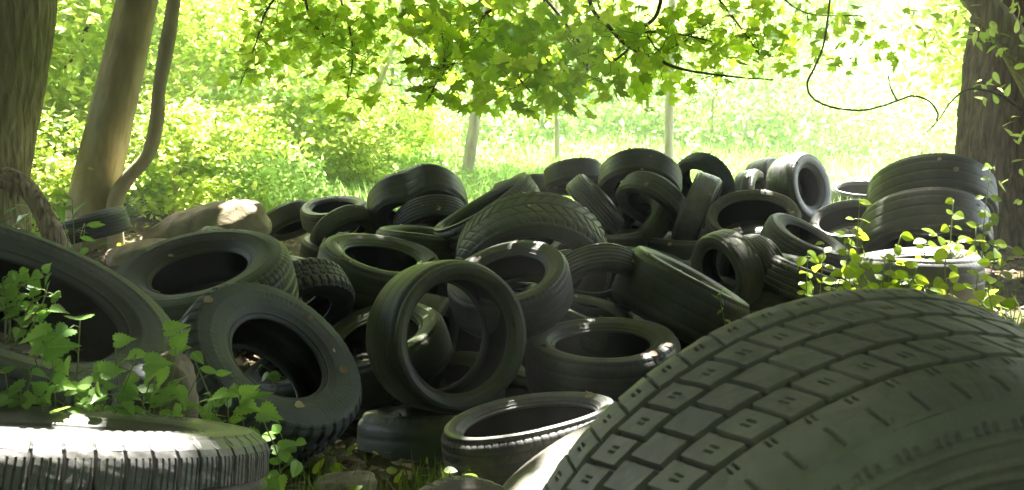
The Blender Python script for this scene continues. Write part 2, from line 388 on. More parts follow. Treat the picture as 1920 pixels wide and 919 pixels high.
make_type('thick', .33, .24, .176, 'highway', 480, 50, .006, (.02, .006, 0, 0))
make_type('thickb', .33, .235, .205, 'worn', 480, 44, .006, (-.01, -.006, 0, 0))
make_type('wide', .33, .28, .200, 'worn', 420, 40, .004, (.01, .004, 0, 0))
make_type('lowc', .335, .31, .250, 'worn', 420, 40, .005, (.01, .004, 0, 0))
make_type('wornw', .33, .25, .200, 'worn', 420, 40, .005, (.02, .010, 0, 0))
make_type('lowd', .335, .225, .250, 'highway', 480, 44, .006, (-.015, -.008, 0, 0))
make_type('deep', .33, .30, .185, 'worn', 420, 40, .005, (.01, .004, 0, 0))
make_type('dent', .34, .24, .21, 'worn', 420, 36, .005, (.03, .02, .20, 1.95))
make_type('bump', .32, .21, .215, 'worn', 420, 36, .005, (.03, .015, .10, 1.3))

TG = 'old tyres dumped in the pile'
TYRES = []
def tyre(typ, cx, cy, a, q, phi, mat, label, scale=1., spin=None, flip=False, ghost=None, group=TG, R3=None, nm='car_tyre'):
    """(cx,cy) seen centre of the near sidewall, a = half its long axis, q = how far it faces the camera, phi = the way its axis leans in the picture"""
    T = TYPES[typ]
    rf = (T['R'] - .08*T['H'])*scale; d = F*rf/a
    c = at(cx, cy, d); cam = np.array([0, 0, EYE]); v = unit(c - cam)
    right = np.array([1., 0, 0]); right = unit(right - v*(right@v)); up = np.cross(right, v)
    lat = right*math.cos(R_(phi)) + up*math.sin(R_(phi))
    n = -v*q + lat*math.sqrt(max(0, 1-q*q))
    return place_tyre(typ, c - n*(.48*T['W']*scale), n, mat, label, scale, spin, group, nm)
def place_tyre(typ, c, n, mat, label, scale=1., spin=None, group=TG, nm='car_tyre'):
    T = TYPES[typ]; n = unit(n)
    ax = np.cross([0, 0, 1.], n); ax = unit(ax) if np.linalg.norm(ax) > 1e-3 else np.array([1., 0, 0])
    ay = np.cross(n, ax)     # ay points up as far as it can
    if spin is None: spin = rng.uniform(-20, 20)
    cs, sn = math.cos(R_(spin)), math.sin(R_(spin))
    X = ax*cs + ay*sn; Y = -ax*sn + ay*cs
    M = Matrix(((X[0], Y[0], n[0], 0), (X[1], Y[1], n[1], 0), (X[2], Y[2], n[2], 0), (0, 0, 0, 1)))
    low = T['R']*scale*math.sqrt(max(0, 1-n[2]**2)) + .5*T['W']*scale*abs(n[2])
    base = np.array([c[0], c[1], c[2]-low])
    root = empty(nm, base); tag(root, label, 'tyre', group)
    L = Matrix.Translation((0, 0, low)) @ M @ Matrix.Scale(scale, 4)
    def part(name, me, m, par, mat4):
        o = link(name, me, par, m); o.matrix_local = mat4; return o
    part('tread', T['tread'], RUB[mat], root, L)
    for s in ('front', 'back'):
        w = part('sidewall', T['side_'+s], RUB[mat], root, L)
        part('bead', T['bead_'+s], RUB[mat], w, Matrix.Identity(4))
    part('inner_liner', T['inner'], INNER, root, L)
    TYRES.append((c, n, T['R']*scale, T['W']*scale, root))
    return root

# --- nearest tyres
c4 = at(1667, 1289, .858); az, el = R_(-75), R_(-12.5)
n4 = np.array([math.cos(az)*math.cos(el), math.sin(az)*math.cos(el), math.sin(el)])
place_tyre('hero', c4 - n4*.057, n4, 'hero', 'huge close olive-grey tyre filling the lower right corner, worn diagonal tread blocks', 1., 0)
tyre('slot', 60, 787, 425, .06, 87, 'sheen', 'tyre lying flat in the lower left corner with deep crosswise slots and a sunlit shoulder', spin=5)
tyre('truck', 30, 540, 335, .38, 66, 'blue', 'big tyre cut by the left edge with small leaves growing through its hole')
tyre('thick', 371, 496, 161, .42, 106, 'green', 'tilted tyre in front of the tan boulder with an oval dark hole', 1.07)
tyre('at', 532, 660, 181, .60, 52, 'blue', 'bluish tyre with knobbly shoulder leaning to the left beside the broad leaves', .86, spin=10)
tyre('lowc', 870, 631, 145, .86, -3, 'green', 'low-profile tyre standing upright in the middle, another tyre visible through its hole', .9)
tyre('wide', 852, 772, 174, .07, 91, 'green', 'mossy tyre lying flat underneath the upright middle tyre', 1.2)
tyre('lowd', 990, 776, 168, .22, 100, 'glossy', 'thin-walled tyre lying in front of the upright middle tyre, rim of its hole lit white', .9)
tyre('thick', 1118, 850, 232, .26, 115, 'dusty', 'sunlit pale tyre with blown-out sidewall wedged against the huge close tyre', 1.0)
tyre('blk', 912, 1078, 196, .80, 25, 'dusty', 'dusty grey-brown tyre half sunk at the bottom edge of the pile', .80)
tyre('thickb', 1129, 634, 142, .31, 90, 'black', 'tyre lying flat right of the upright middle one, streak of sun on its right side')
tyre('wide', 1300, 516, 122, .07, 61, 'black', 'broad tyre on its side with a shiny bluish upper edge behind the flat sun-streaked one', 1.0)
tyre('thickb', 950, 508, 115, .50, 102, 'black', 'tyre with wide dark hole directly behind the top of the upright middle tyre', .85)
tyre('wornw', 718, 474, 113, .33, 78, 'green', 'greenish tyre with long oval hole left of the tyre behind the upright one', 1.)
tyre('worn', 705, 625, 126, .42, 112, 'green', 'tyre mostly hidden behind the left side of the upright middle tyre', .97)
tyre('worn', 830, 650, 92, .25, -12, 'green', 'mossy-topped tyre seen through the hole of the upright middle tyre', .78)
tyre('at', 574, 597, 100, .52, -62, 'black', 'tyre with chunky tread between the boulder-side tyre and the leaning bluish one', .72)
tyre('worn', 466, 505, 112, .35, 40, 'blue', 'thin sliver of tyre behind the tilted one by the boulder', 1.1)
tyre('vee', 1001, 524, 141, .72, -86, 'grey', 'arched tyre in the middle of the pile showing its broad V-shaped tread', 1.24, spin=0)
tyre('lowb', 901, 380, 104, .12, 122, 'green', 'thin-walled tyre tilted steeply against the back of the V-tread tyre')
tyre('dent', 787, 412, 90, .62, -82, 'black', 'crumpled black tyre with a dented crown on the left hump of the pile', 1.05, 0)
tyre('rib', 813, 438, 70, .5, -84, 'black', 'ribbed tyre tucked under the crumpled black one', .85)
tyre('worn', 790, 434, 84, .10, 84, 'green', 'smooth green-black tyre below the ribbed one', .85)
tyre('wornw', 548, 432, 50, .32, -68, 'green', 'leftmost small domed tyre of the far left group', .70)
tyre('rib', 625, 384, 61, .28, 98, 'black', 'far tyre with open dark hole topping the left group', .85)
tyre('worn', 653, 452, 60, .55, -60, 'green', 'rounded bald tyre in front of the open far left one', .72)
tyre('worn', 603, 462, 60, .12, 115, 'brown', 'small brownish tyre edge squeezed behind the greenish oval-hole tyre', .75)
tyre('rib', 165, 405, 66, .05, 106, 'blue', 'ribbed blue-black tyre lying by the foot of the leaning grey trunk', .74)
tyre('worn', 290, 440, 48, .2, -80, 'black', 'dark tyre barely showing behind the tan boulder', .8)
tyre('rib', 1125, 552, 88, .6, -80, 'black', 'tyre with long ribs between the V-tread tyre and the shiny-edged one', .74)
tyre('worn', 1112, 580, 90, .25, 72, 'green', 'dark tyre under the long-ribbed one', .74)
tyre('thickb', 1342, 514, 74, .62, 200, 'grey', 'tyre with circular ribs propped up behind the shiny-edged one', .72)
tyre('rib', 1395, 520, 74, .6, 200, 'black', 'tyre leaning against the back of the propped ribbed one', .76)
tyre('worn', 1300, 490, 55, .3, 200, 'brown', 'brownish tyre scrap deep between the upright bald tyre and the propped ribbed one', .7)
# --- back of the pile
tyre('wornw', 1197, 367, 75, .60, -96, 'black', 'topmost tyre of the whole pile with a glint inside its arch', .98)
tyre('worn', 1212, 394, 66, .45, -122, 'grey', 'bald tyre sloping down right just under the topmost one', .84)
tyre('worn', 1184, 408, 67, .48, 134, 'green', 'tyre with tilted oval hole below the topmost two', .86)
tyre('wornw', 1078, 352, 54, .30, -84, 'black', 'rounded black tyre at the left of the topmost group', .76)
tyre('rib', 1132, 370, 64, .08, 42, 'grey', 'tyre with grey lit rim sloping right, in front of the rounded black one', .82)
tyre('rib', 1308, 354, 60, .66, -140, 'blue', 'narrow arched tyre with green showing under it, right of the topmost group', .88)
tyre('bump', 1332, 402, 72, .10, -20, 'glossy', 'bald upright tyre with a bulging top below the narrow arched one', .92)
tyre('lowc', 1411, 399, 85, .56, 92, 'brown', 'thin-walled tyre with the widest dark hole and a white glint inside', .96)
tyre('deep', 1523, 349, 65, .52, 12, 'sheen', 'upright tyre with sunlit top and tall narrow hole facing right', .93)
tyre('wornw', 1462, 352, 60, .40, 12, 'glossy', 'tyre close behind the sunlit upright one', .92)
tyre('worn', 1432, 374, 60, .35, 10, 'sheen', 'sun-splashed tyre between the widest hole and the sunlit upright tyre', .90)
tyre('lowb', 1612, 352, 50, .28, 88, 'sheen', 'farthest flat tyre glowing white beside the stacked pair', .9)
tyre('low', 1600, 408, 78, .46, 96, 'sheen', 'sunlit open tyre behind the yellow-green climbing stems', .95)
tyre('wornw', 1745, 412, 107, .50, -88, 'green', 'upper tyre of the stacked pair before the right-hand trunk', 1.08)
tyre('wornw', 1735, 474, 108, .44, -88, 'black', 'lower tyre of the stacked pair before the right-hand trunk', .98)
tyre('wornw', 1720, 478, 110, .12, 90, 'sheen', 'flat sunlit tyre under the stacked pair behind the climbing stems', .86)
tyre('hwyb', 1520, 440, 78, .26, 62, 'black', 'dark tyre with small bluish hole below the sunlit upright one', .85)
tyre('hwy', 1540, 505, 96, .12, 70, 'black', 'dark tyre in the hollow left of the climbing stems', .92)
tyre('worn', 985, 376, 56, .2, -80, 'brown', 'rounded tyre top peeping over the V-tread tyre', .85)
tyre('worn', 1240, 505, 88, .15, 95, 'black', 'black tyre in the gap under the tilted oval-hole tyre', .95)
tyre('worn', 690, 565, 110, .12, 80, 'black', 'dark tyre deep under the greenish oval-hole tyre')
tyre('worn', 1440, 530, 92, .15, 80, 'black', 'black tyre beneath the widest-hole tyre', .95)
tyre('worn', 690, 425, 62, .2, 100, 'black', 'dark tyre left of the crumpled one', .85)
# tyres deep in the heap: only slivers of them show between the others
fr = np.random.default_rng(404)
FILL = [(-.95, 3.9, .0), (-.35, 3.95, -.08), (.25, 4.2, -.05), (.8, 4.3, -.05), (1.3, 4.6, 0), (-1.3, 4.4, .18), (-.7, 4.7, .12), (-.1, 4.8, .10), (.5, 4.9, .10), (1.0, 5.1, .14), (1.6, 5.0, .12), (-1.5, 5.1, .22), (-.9, 5.5, .2),
        (-.3, 5.5, .22), (.3, 5.6, .24), (.9, 5.7, .27), (1.5, 5.7, .24), (2.1, 5.6, .2), (.7, 6.3, .38), (1.3, 6.3, .36), (1.9, 6.2, .3), (2.6, 6.1, .25), (-1.2, 6.1, .25), (-.5, 6.2, .28), (.1, 6.3, .3), (2.1, 7.0, .25), (2.8, 6.9, .2), (.7, 3.5, -.15), (-.7, 3.4, -.2), (.1, 3.55, -.22), (1.9, 4.6, .1), (2.3, 5.1, .12), (1.0, 6.9, .35)]
for x, y, z in FILL:
    place_tyre('worn', np.array([x, y, z - (.22 if x > .4 and y > 4.4 else .12)]), np.array([fr.uniform(-.35, .35), fr.uniform(-.35, .25), 1.]), 'black', 'dark tyre buried deep in the heap with only a sliver showing between the others', 1., None, 'buried tyres of the heap')

# ------------------------------------------------------------------ tubes
def tube_arrays(pts, rad, seg=8, wob=0., seed=0, caps=True, ridge=None):
    P = np.asarray(pts, float); n = len(P); rad = np.broadcast_to(np.asarray(rad, float), (n,))
    T = np.gradient(P, axis=0); T = unit(T)
    ref = np.array([0.3, .9, .2]); A = np.cross(T, ref); A = unit(A); B = np.cross(T, A)
    th = np.linspace(0, 2*np.pi, seg, endpoint=False)
    rr = rad[:, None]*np.ones(seg)
    if wob:
        r = np.random.default_rng(seed); k = np.linspace(0, 1, n)[:, None]*8
        for j in range(2, 7): rr = rr*(1 + wob/j*2*np.sin(j*th[None]+k*r.uniform(.2, 1.1)+r.uniform(0, 6)))
    if ridge:
        ln = np.concatenate([[0], np.cumsum(np.linalg.norm(np.diff(P, axis=0), axis=1))]); TH, ZZ = np.meshgrid(th, ln)
        Q = np.column_stack([np.cos(TH).ravel()*rad.mean(), np.sin(TH).ravel()*rad.mean(), ZZ.ravel()*.13])
        a_ = 1-np.abs(vnoise(Q, ridge[1], seed+5))*2.2; b_ = 1-np.abs(vnoise(Q*[1, 1, 2.2], ridge[1]*1.9, seed+9))*2.2
        rr = rr + ridge[0]*(np.clip(a_, -1, 1) + .55*np.clip(b_, -1, 1)).reshape(rr.shape)
    V = P[:, None] + rr[..., None]*(np.cos(th)[None, :, None]*A[:, None] + np.sin(th)[None, :, None]*B[:, None])
    V = V.reshape(-1, 3); I = np.arange(n*seg).reshape(n, seg); J = np.roll(I, -1, 1)
    f = np.stack([I[:-1], J[:-1], J[1:], I[1:]], -1).reshape(-1, 4)
    if caps:
        V = np.vstack([V, P[0], P[-1]]); a, b = n*seg, n*seg+1
        c1 = np.stack([np.full(seg, a), np.roll(I[0], -1), I[0], I[0]], -1)[:, :3]; c2 = np.stack([np.full(seg, b), I[-1], np.roll(I[-1], -1)], -1)
        return V, f, np.vstack([c1, c2])
    return V, f, np.zeros((0, 3), int)
class TB:
    def __init__(s): s.V = []; s.q = []; s.t = []; s.n = 0
    def add(s, pts, rad, seg=8, wob=0., seed=0, ridge=None):
        V, q, t = tube_arrays(pts, rad, seg, wob, seed, True, ridge); s.V.append(V); s.q.append(q+s.n); s.t.append(t+s.n); s.n += len(V)
    def mesh(s, name, mat): return new_mesh(name, np.vstack(s.V), [np.vstack(s.q), np.vstack(s.t)], True, mat)
def smooth_path(P, n=6): return catmull(P, n)

# ------------------------------------------------------------------ leaves
def shp(poly, fold=.12, spine=None):
    """polygon outline (x across, y along, from stalk at 0,0) -> fan from a midrib point with a fold"""
    P = np.array(poly, float); c = np.array([0, spine if spine else P[:, 1].mean()])
    V = np.vstack([[c[0], c[1], 0], np.column_stack([P, fold*np.abs(P[:, 0])-.10*P[:, 1]**2])])
    n = len(P); f = np.array([[0, i+1, (i+1) % n+1] for i in range(n)])
    return V, f
def mirror(h): return h + [(-x, y) for x, y in h[::-1] if x > 1e-6]
MAPLE_S = shp(mirror([(0, 0), (.10, -.02), (.30, -.10), (.27, .06), (.52, .16), (.42, .28), (.60, .52), (.40, .50), (.22, .46), (.26, .70), (.12, .74), (0, 1.0)]), .10, .3)
MAPLE_L = shp([(0, 0), (.3, -.08), (.30, .12), (.58, .45), (.25, .48), (0, 1), (-.25, .48), (-.58, .45), (-.30, .12), (-.3, -.08)], .12, .3)
HEART_S = shp(mirror([(0, .02), (.12, -.10), (.24, -.06), (.34, -.10), (.37, .02), (.49, .06), (.41, .15), (.50, .24), (.39, .29), (.44, .40), (.32, .44), (.34, .56), (.23, .58), (.22, .71), (.13, .72), (.09, .87), (0, 1.06)]), .26, .3)
OVAL_S = shp([(0, 0), (.24, .06), (.38, .24), (.40, .46), (.28, .72), (.10, .92), (0, 1.), (-.10, .92), (-.28, .72), (-.40, .46), (-.38, .24), (-.24, .06)], .15, .45)
LANCE_S = shp([(0, 0), (.16, .15), (.23, .4), (.16, .68), (0, 1.08), (-.16, .68), (-.23, .4), (-.16, .15)], .2, .45)
DIAM_S = (np.array([[0, 0, 0], [.38, .42, .06], [0, 1, -.1], [-.38, .42, .06]]), np.array([[0, 1, 2], [0, 2, 3]]))
BLADE_S = (np.array([[-.03, 0, 0], [.03, 0, 0], [.035, .45, .02], [0, 1, .16], [-.015, .45, .02]]), np.array([[0, 1, 2], [0, 2, 4], [4, 2, 3]]))
def leaf_arrays(shape, pos, nrm, tip, size, r):
    """pos stalk points, nrm leaf normals, tip directions, size"""
    SV, SF = shape; n = len(pos)
    nrm = unit(nrm); tip = tip - nrm*(tip*nrm).sum(1, keepdims=True); tip = unit(tip); side = np.cross(tip, nrm)
    curl = r.uniform(.5, 1.6, (n, 1)); asp = r.uniform(.85, 1.12, (n, 1))
    V = pos[:, None] + size[:, None, None]*(SV[None, :, 0, None]*(side*asp)[:, None] + SV[None, :, 1, None]*tip[:, None] + SV[None, :, 2, None]*(nrm*curl)[:, None])
    k = len(SV); Fa = (SF[None] + (np.arange(n)*k)[:, None, None]).reshape(-1, 3)
    return V.reshape(-1, 3), Fa, k
def leaf_mesh(name, shape, pos, nrm, tip, size, mat, r, var=None):
    V, Fa, k = leaf_arrays(shape, pos, nrm, tip, size, r)
    if var is None: var = r.uniform(0, 1, len(pos))
    return new_mesh(name, V, Fa, False, mat, np.repeat(var, k), np.tile(shape[0], (len(pos), 1)))
def randdir(r, n, up=0., spread=1.):
    v = r.normal(size=(n, 3))*spread; v[:, 2] += up; return unit(v)

# ------------------------------------------------------------------ sun
SUN_AZ, SUN_EL = R_(8), R_(64)      # seen from the pile the sun stands behind it, a little right
SUN = np.array([math.sin(SUN_AZ)*math.cos(SUN_EL), math.cos(SUN_AZ)*math.cos(SUN_EL), math.sin(SUN_EL)])

# spots the sun reaches through the canopy: (point, radius)
GAPS = [(at(150, 812, .95), .10), (at(300, 812, 1.02), .10), (at(20, 812, .92), .11), (at(1080, 786, 2.6), .12), (at(990, 805, 2.52), .12), (at(900, 808, 2.6), .09), (at(1010, 850, 2.12), .15), (at(1090, 815, 2.2), .14), (at(900, 900, 1.9), .10), (at(1140, 762, 2.8), .10),
        (np.array([.60, 3.32, .19]), .085), (at(1440, 335, 7.4), .20), (at(1500, 300, 7.3), .13), (at(1560, 375, 6.4), .20), (at(1620, 340, 9), .5), (at(1570, 385, 6.3), .22),
        (at(1650, 462, 4.5), .12), (at(1600, 470, 4.2), .22), (at(1750, 430, 4.0), .25), (at(1850, 400, 4.0), .28), (at(1700, 520, 4.0), .24), (at(1560, 520, 4.0), .13), (at(1800, 540, 3.6), .25), (at(1880, 560, 3.2), .22), (at(1860, 480, 5.2), .25),
        (at(200, 480, 6), .22), (at(440, 400, 5.6), .14), (at(205, 392, 7.0), .12), (at(40, 350, 2.6), .06), (at(330, 690, 1.5), .04), (at(250, 690, 1.5), .05), (at(60, 560, 1.8), .05),
        (at(860, 330, 5.8), .07), (at(1405, 402, 6.0), .03), (at(1440, 470, 6), .04), (at(600, 860, 2.7), .06), (at(1760, 700, .8), .0)]
def lit(P, grow=0.):
    """True for canopy leaves that stand in the way of one of the gaps"""
    m = np.zeros(len(P), bool)
    for g_, r_ in GAPS:
        if r_ <= 0: continue
        w = P - g_; t = w @ SUN; d = np.linalg.norm(w - t[:, None]*SUN, axis=1)
        m |= (d < r_ + grow) & (t > 0)
    return m

# ------------------------------------------------------------------ overhanging maple: trunk out of frame, canopy and low boughs
rm = np.random.default_rng(5)
maple_base = np.array([6.2, 1.5]); mb = np.array([6.2, 1.5, float(terrain(6.2, 1.5))])
mt = empty('maple_tree', mb); tag(mt, 'maple with low boughs of bright lobed leaves hanging over the middle of the pile', 'tree')
tb = TB(); tb.add(smooth_path([mb+[0, 0, -.3], mb+[-.1, .2, 2], mb+[-.3, .6, 4], mb+[-.4, 1.0, 6.5]]), np.linspace(.26, .14, 19), 14, .05, 3)
o = link('trunk', tb.mesh('maple_trunk', BARK_F)); o.data.transform(Matrix.Translation(-Vector(mb))); o.parent = mt
fork = mb + np.array([-.3, .6, 4.0])
limbs = TB(); L0 = []
def limb(pts, r0, r1):
    p = smooth_path(pts, 8); limbs.add(p, np.linspace(r0, r1, len(p)), 9, .03, int(rm.integers(99))); return p
spine = limb([fork, (4.5, 4.0, 4.3), (2.5, 5.2, 4.2), (.6, 5.2, 3.6), (-1.5, 5.5, 3.4), (-3.5, 5.6, 3.5)], .11, .03)
limb([fork, (4, 1.5, 4.6), (1, 1.5, 4.8), (-2, 2, 4.7)], .10, .03)
limb([fork, (5, 5, 5), (3, 8, 5), (0, 9.5, 4.8)], .10, .03)
# visible boughs come down from the spine limb; tips given where they hang
B_tips = []
def bough(pts, r0=.018, r1=.004):
    p = smooth_path(pts, 8); limbs.add(p, np.linspace(r0, r1, len(p)), 6, 0); B_tips.append(p); return p
top = np.array([.6, 5.2, 3.6])
bough([top, at(1240, -60, 4.6), at(1200, 60, 4.5), at(1170, 100, 4.4), at(1105, 145, 4.3)], .014, .004)
bough([top, at(1100, -80, 4.3), at(1150, 60, 4.2), at(1250, 120, 4.1), at(1340, 140, 4.1), at(1450, 150, 4.1)], .014, .003)
bough([at(1200, 60, 4.5), at(1260, 62, 4.4), at(1335, 78, 4.3)], .007, .003)
bough([at(1215, 70, 4.5), at(1240, 95, 4.4), at(1290, 75, 4.3)], .005, .002)
bough([top, at(1000, -80, 4.2), at(900, 40, 4.1), at(960, 130, 4.0), at(1010, 190, 4.0)], .012, .003)
bough([at(940, -40, 4.2), at(850, 60, 4.0), at(830, 130, 3.9), at(800, 190, 3.9)], .01, .003)
bough([at(1000, -30, 4.4), at(1080, 70, 4.3), at(1100, 130, 4.2), at(1060, 200, 4.2)], .009, .003)
bough([(-1.5, 5.5, 3.4), at(560, -60, 5.2), at(600, 60, 5.0), at(690, 110, 4.9)], .014, .003)
bough([at(560, -60, 5.2), at(500, 20, 5.1), at(480, 80, 5.0), at(450, 160, 5.0)], .009, .003)
bough([at(620, -60, 5.1), at(660, 80, 5.0), at(650, 190, 5.0)], .009, .003)
bough([at(1300, -60, 5.4), at(1380, 40, 5.3), at(1430, 110, 5.2)], .009, .003)
bough([at(1420, -60, 5.6), at(1500, 20, 5.5), at(1620, 30, 5.5)], .007, .003)
# leaf clouds (px, py, depth, spread px x, y, number)
LC = [(820, 40, 4.0, 60, 45, 90), (900, 60, 4.1, 80, 60, 150), (1000, 60, 4.2, 80, 60, 170), (1100, 60, 4.3, 70, 60, 150), (880, 130, 4.0, 75, 40, 110), (985, 150, 4.0, 70, 40, 120), (1080, 150, 4.2, 60, 45, 100), (800, 150, 3.9, 35, 25, 26),
      (780, 180, 3.9, 40, 18, 22), (850, 195, 3.9, 40, 12, 14), (950, 195, 4.0, 50, 14, 22), (1050, 200, 4.1, 40, 12, 14), (1180, 60, 4.4, 50, 50, 70), (1240, 90, 4.5, 60, 55, 70), (1320, 70, 4.8, 70, 60, 110), (1400, 60, 5.2, 60, 55, 90), (1460, 90, 5.4, 40, 50, 45),
      (1180, 160, 4.4, 30, 25, 14), (1250, 170, 4.6, 40, 25, 14),
      (520, 30, 5.1, 60, 45, 90), (600, 60, 5.0, 60, 50, 110), (680, 40, 5.0, 50, 45, 90), (660, 130, 5.0, 40, 50, 70), (560, 110, 5.0, 50, 30, 45), (480, 90, 5.0, 25, 50, 30), (470, 150, 5.0, 20, 25, 14), (640, 195, 5.0, 30, 22, 18),
      (1590, 60, 5.6, 40, 30, 26), (1640, 100, 5.6, 40, 22, 20), (1560, 120, 5.6, 45, 18, 18), (1520, 30, 5.6, 40, 25, 24)]
pp, ss = [], []
for (cx, cy, d, sx, sy, n) in LC:
    for k in range(int(n*.82)):
        x = rm.normal(cx, sx*.8); y = rm.normal(cy - 6, sy*.66); dd = d + rm.uniform(-.55, .75)
        pp.append(at(x, y, dd))
pp = np.array(pp)
keep = np.ones(len(pp), bool)
for g_, r_ in GAPS[3:11]:
    w_ = pp - g_; t_ = w_ @ SUN; keep &= ~((np.linalg.norm(w_ - t_[:, None]*SUN, axis=1) < r_) & (rm.uniform(size=len(pp)) < .8))
pp = pp[keep]; n = len(pp)
nr = randdir(rm, n, .9, .75); nr[:, 1] -= .35
tp = rm.normal(size=(n, 3))*[1, 1, .4]; tp[:, 2] -= .35
lm = leaf_mesh('maple_bough_leaves', MAPLE_S, pp, nr, tp, rm.uniform(.05, .10, n), MAPLE, rm)
bo = link('leaves', lm, None); bo.data.transform(Matrix.Translation(-Vector(mb))); bo.parent = mt
# petiole twigs joining leaves to the nearest bough
BP = np.vstack(B_tips)
tw = limbs
for k in range(0, n, 2):
    d2 = ((BP-pp[k])**2).sum(1); j = int(rm.choice(np.argsort(d2)[:9]))
    if d2[j] < .10:
        a, b = BP[j], pp[k]; mid = (a+b)/2 + rm.normal(size=3)*.03*math.sqrt(d2[j])*4
        tw.add(catmull([a, mid, b], 3), np.linspace(.0022, .001, 7), 4)
o = link('limb', limbs.mesh('maple_limbs', BARK_T)); o.data.transform(Matrix.Translation(-Vector(mb))); o.parent = mt
# high canopy: above the frame, it shades the pile
def canopy(nl, x0, x1, y0, y1, z0, z1, size, seed):
    r = np.random.default_rng(seed)
    nc = nl//60; C_ = np.column_stack([r.uniform(x0, x1, nc), r.uniform(y0, y1, nc), r.uniform(z0, z1, nc)])
    P = np.repeat(C_, 60, 0) + r.normal(size=(nc*60, 3))*[.55, .55, .28]
    # keep clear of the camera's view
    P = P[(P[:, 2] > EYE + .30 + .16*np.abs(P[:, 1]))]
    P = P[~lit(P, .06)]; P = P[~((P[:, 0] < -2.4) & (P[:, 1] > 7.6))]
    # thinner over the hanging boughs so that the sun reaches them
    z_ = np.zeros(len(P), bool)
    for (cx, cy, d, sx, sy, n_) in LC:
        w_ = P - at(cx, cy, d); t_ = w_ @ SUN; z_ |= (np.linalg.norm(w_ - t_[:, None]*SUN, axis=1) < .18 + sx*.9*d/1600) & (t_ > 0)
    P = P[~(z_ & (r.uniform(size=len(P)) < .89))]
    # extra leaves added along sun rays to shade chosen tyres
    for (q, rr) in [(at(1690, 660, .82), .22), (at(1600, 640, .85), .2), (at(655, 650, 2.75), .2), (at(600, 600, 2.8), .2), (at(1080, 620, 3.5), .2), (at(1350, 480, 4.2), .25), (at(1250, 500, 4.0), .2)]:
        t_ = (r.uniform(3.6, 4.8, 240)-q[2])/SUN[2]; P = np.vstack([P, q + t_[:, None]*SUN + r.normal(size=(240, 3))*[rr*.5, rr*.5, .02]])
    P = P[~lit(P, .02)]
    return leaf_mesh('canopy_leaves', DIAM_S, P, randdir(r, len(P), 1.2, .5), r.normal(size=(len(P), 3)), r.uniform(.8, 1.3, len(P))*size, CANOPY, r)
cm = canopy(125000, -7, 8, -2.5, 10.8, 3.0, 5.6, .17, 21)
o = link('crown', cm); o.data.transform(Matrix.Translation(-Vector(mb))); o.parent = mt

# ------------------------------------------------------------------ near trunks
def trunk_tree(name, label, base, pts, rads, barkm, seg=28, wob=.04, seed=1, crown=None, steps=10, ridge=None):
    root = empty(name, base); tag(root, label, 'tree')
    t = TB(); p = smooth_path(pts, steps); rr = np.interp(np.linspace(0, 1, len(p)), np.linspace(0, 1, len(rads)), rads)
    t.add(p, rr, seg, wob, seed, ridge); me = t.mesh('trunk', barkm); me.transform(Matrix.Translation(-Vector(base)))
    o = link('trunk', me, root)
    if crown is not None:
        crown.transform(Matrix.Translation(-Vector(base))); link('crown', crown, root)
    return root
def blob_crown(seed, c, rad, nl, size, mat, shape=DIAM_S, clumps=30, avoid=True):
    r = np.random.default_rng(seed)
    C_ = np.array(c) + unit(r.normal(size=(clumps, 3)))*r.uniform(.3, 1, (clumps, 1))*rad
    P = C_[r.integers(0, clumps, nl)] + r.normal(size=(nl, 3))*np.array(rad)*.22
    if avoid: P = P[~lit(P, .05)]
    n = len(P)
    return leaf_mesh('crown', shape, P, randdir(r, n, .8, .8), r.normal(size=(n, 3))-[0, 0, .3], r.uniform(.7, 1.3, n)*size, mat, r)
def gz(p, s=.1): return np.array([p[0], p[1], float(terrain(p[0], p[1]))-s])
# A furrowed trunk at the left edge
D = 4.6; b = gz(at(-30, 480, D)); trunk_tree('furrowed_tree', 'thick trunk with furrowed bark cut by the left edge of the view', b,
    [b, at(-32, 380, D), at(-22, 250, D), at(0, 0, D), at(20, -500, D), at(0, -1100, D)], [.25, .215, .225, .27, .27, .24], BARK_F, 260, .03, 3, blob_crown(31, at(-100, -1500, D), (2.2, 2.2, 1.), 4000, .15, CANOPY), 60, (.007, 34))
# B smooth leaning trunk, C slender curved one
D = 6.4; b = gz(at(170, 420, D)); trunk_tree('smooth_tree', 'smooth grey trunk leaning right behind the dead branch', b,
    [b, at(174, 385, D), at(205, 240, D), at(258, 0, D), at(330, -400, D), at(380, -900, D)], [.19, .158, .15, .14, .13, .10], BARK_S, 120, .03, 8, blob_crown(32, at(500, -1300, D), (2.4, 2., 1.), 4000, .15, CANOPY), 40, (.0028, 22))
D = 6.3; b = gz(at(215, 420, D)); trunk_tree('slender_tree', 'slender crooked trunk curving up just right of the smooth leaning one', b,
    [b, at(215, 385, D), at(240, 335, D), at(278, 290, D), at(294, 225, D), at(298, 170, D), at(312, 90, D), at(326, 0, D), at(350, -200, D), at(360, -600, D)], [.062, .058, .052, .05, .05, .042, .05, .046, .04, .03], BARK_S, 16, .05, 9, blob_crown(33, at(350, -900, D), (1.2, 1.2, .8), 1500, .13, CANOPY), 10)
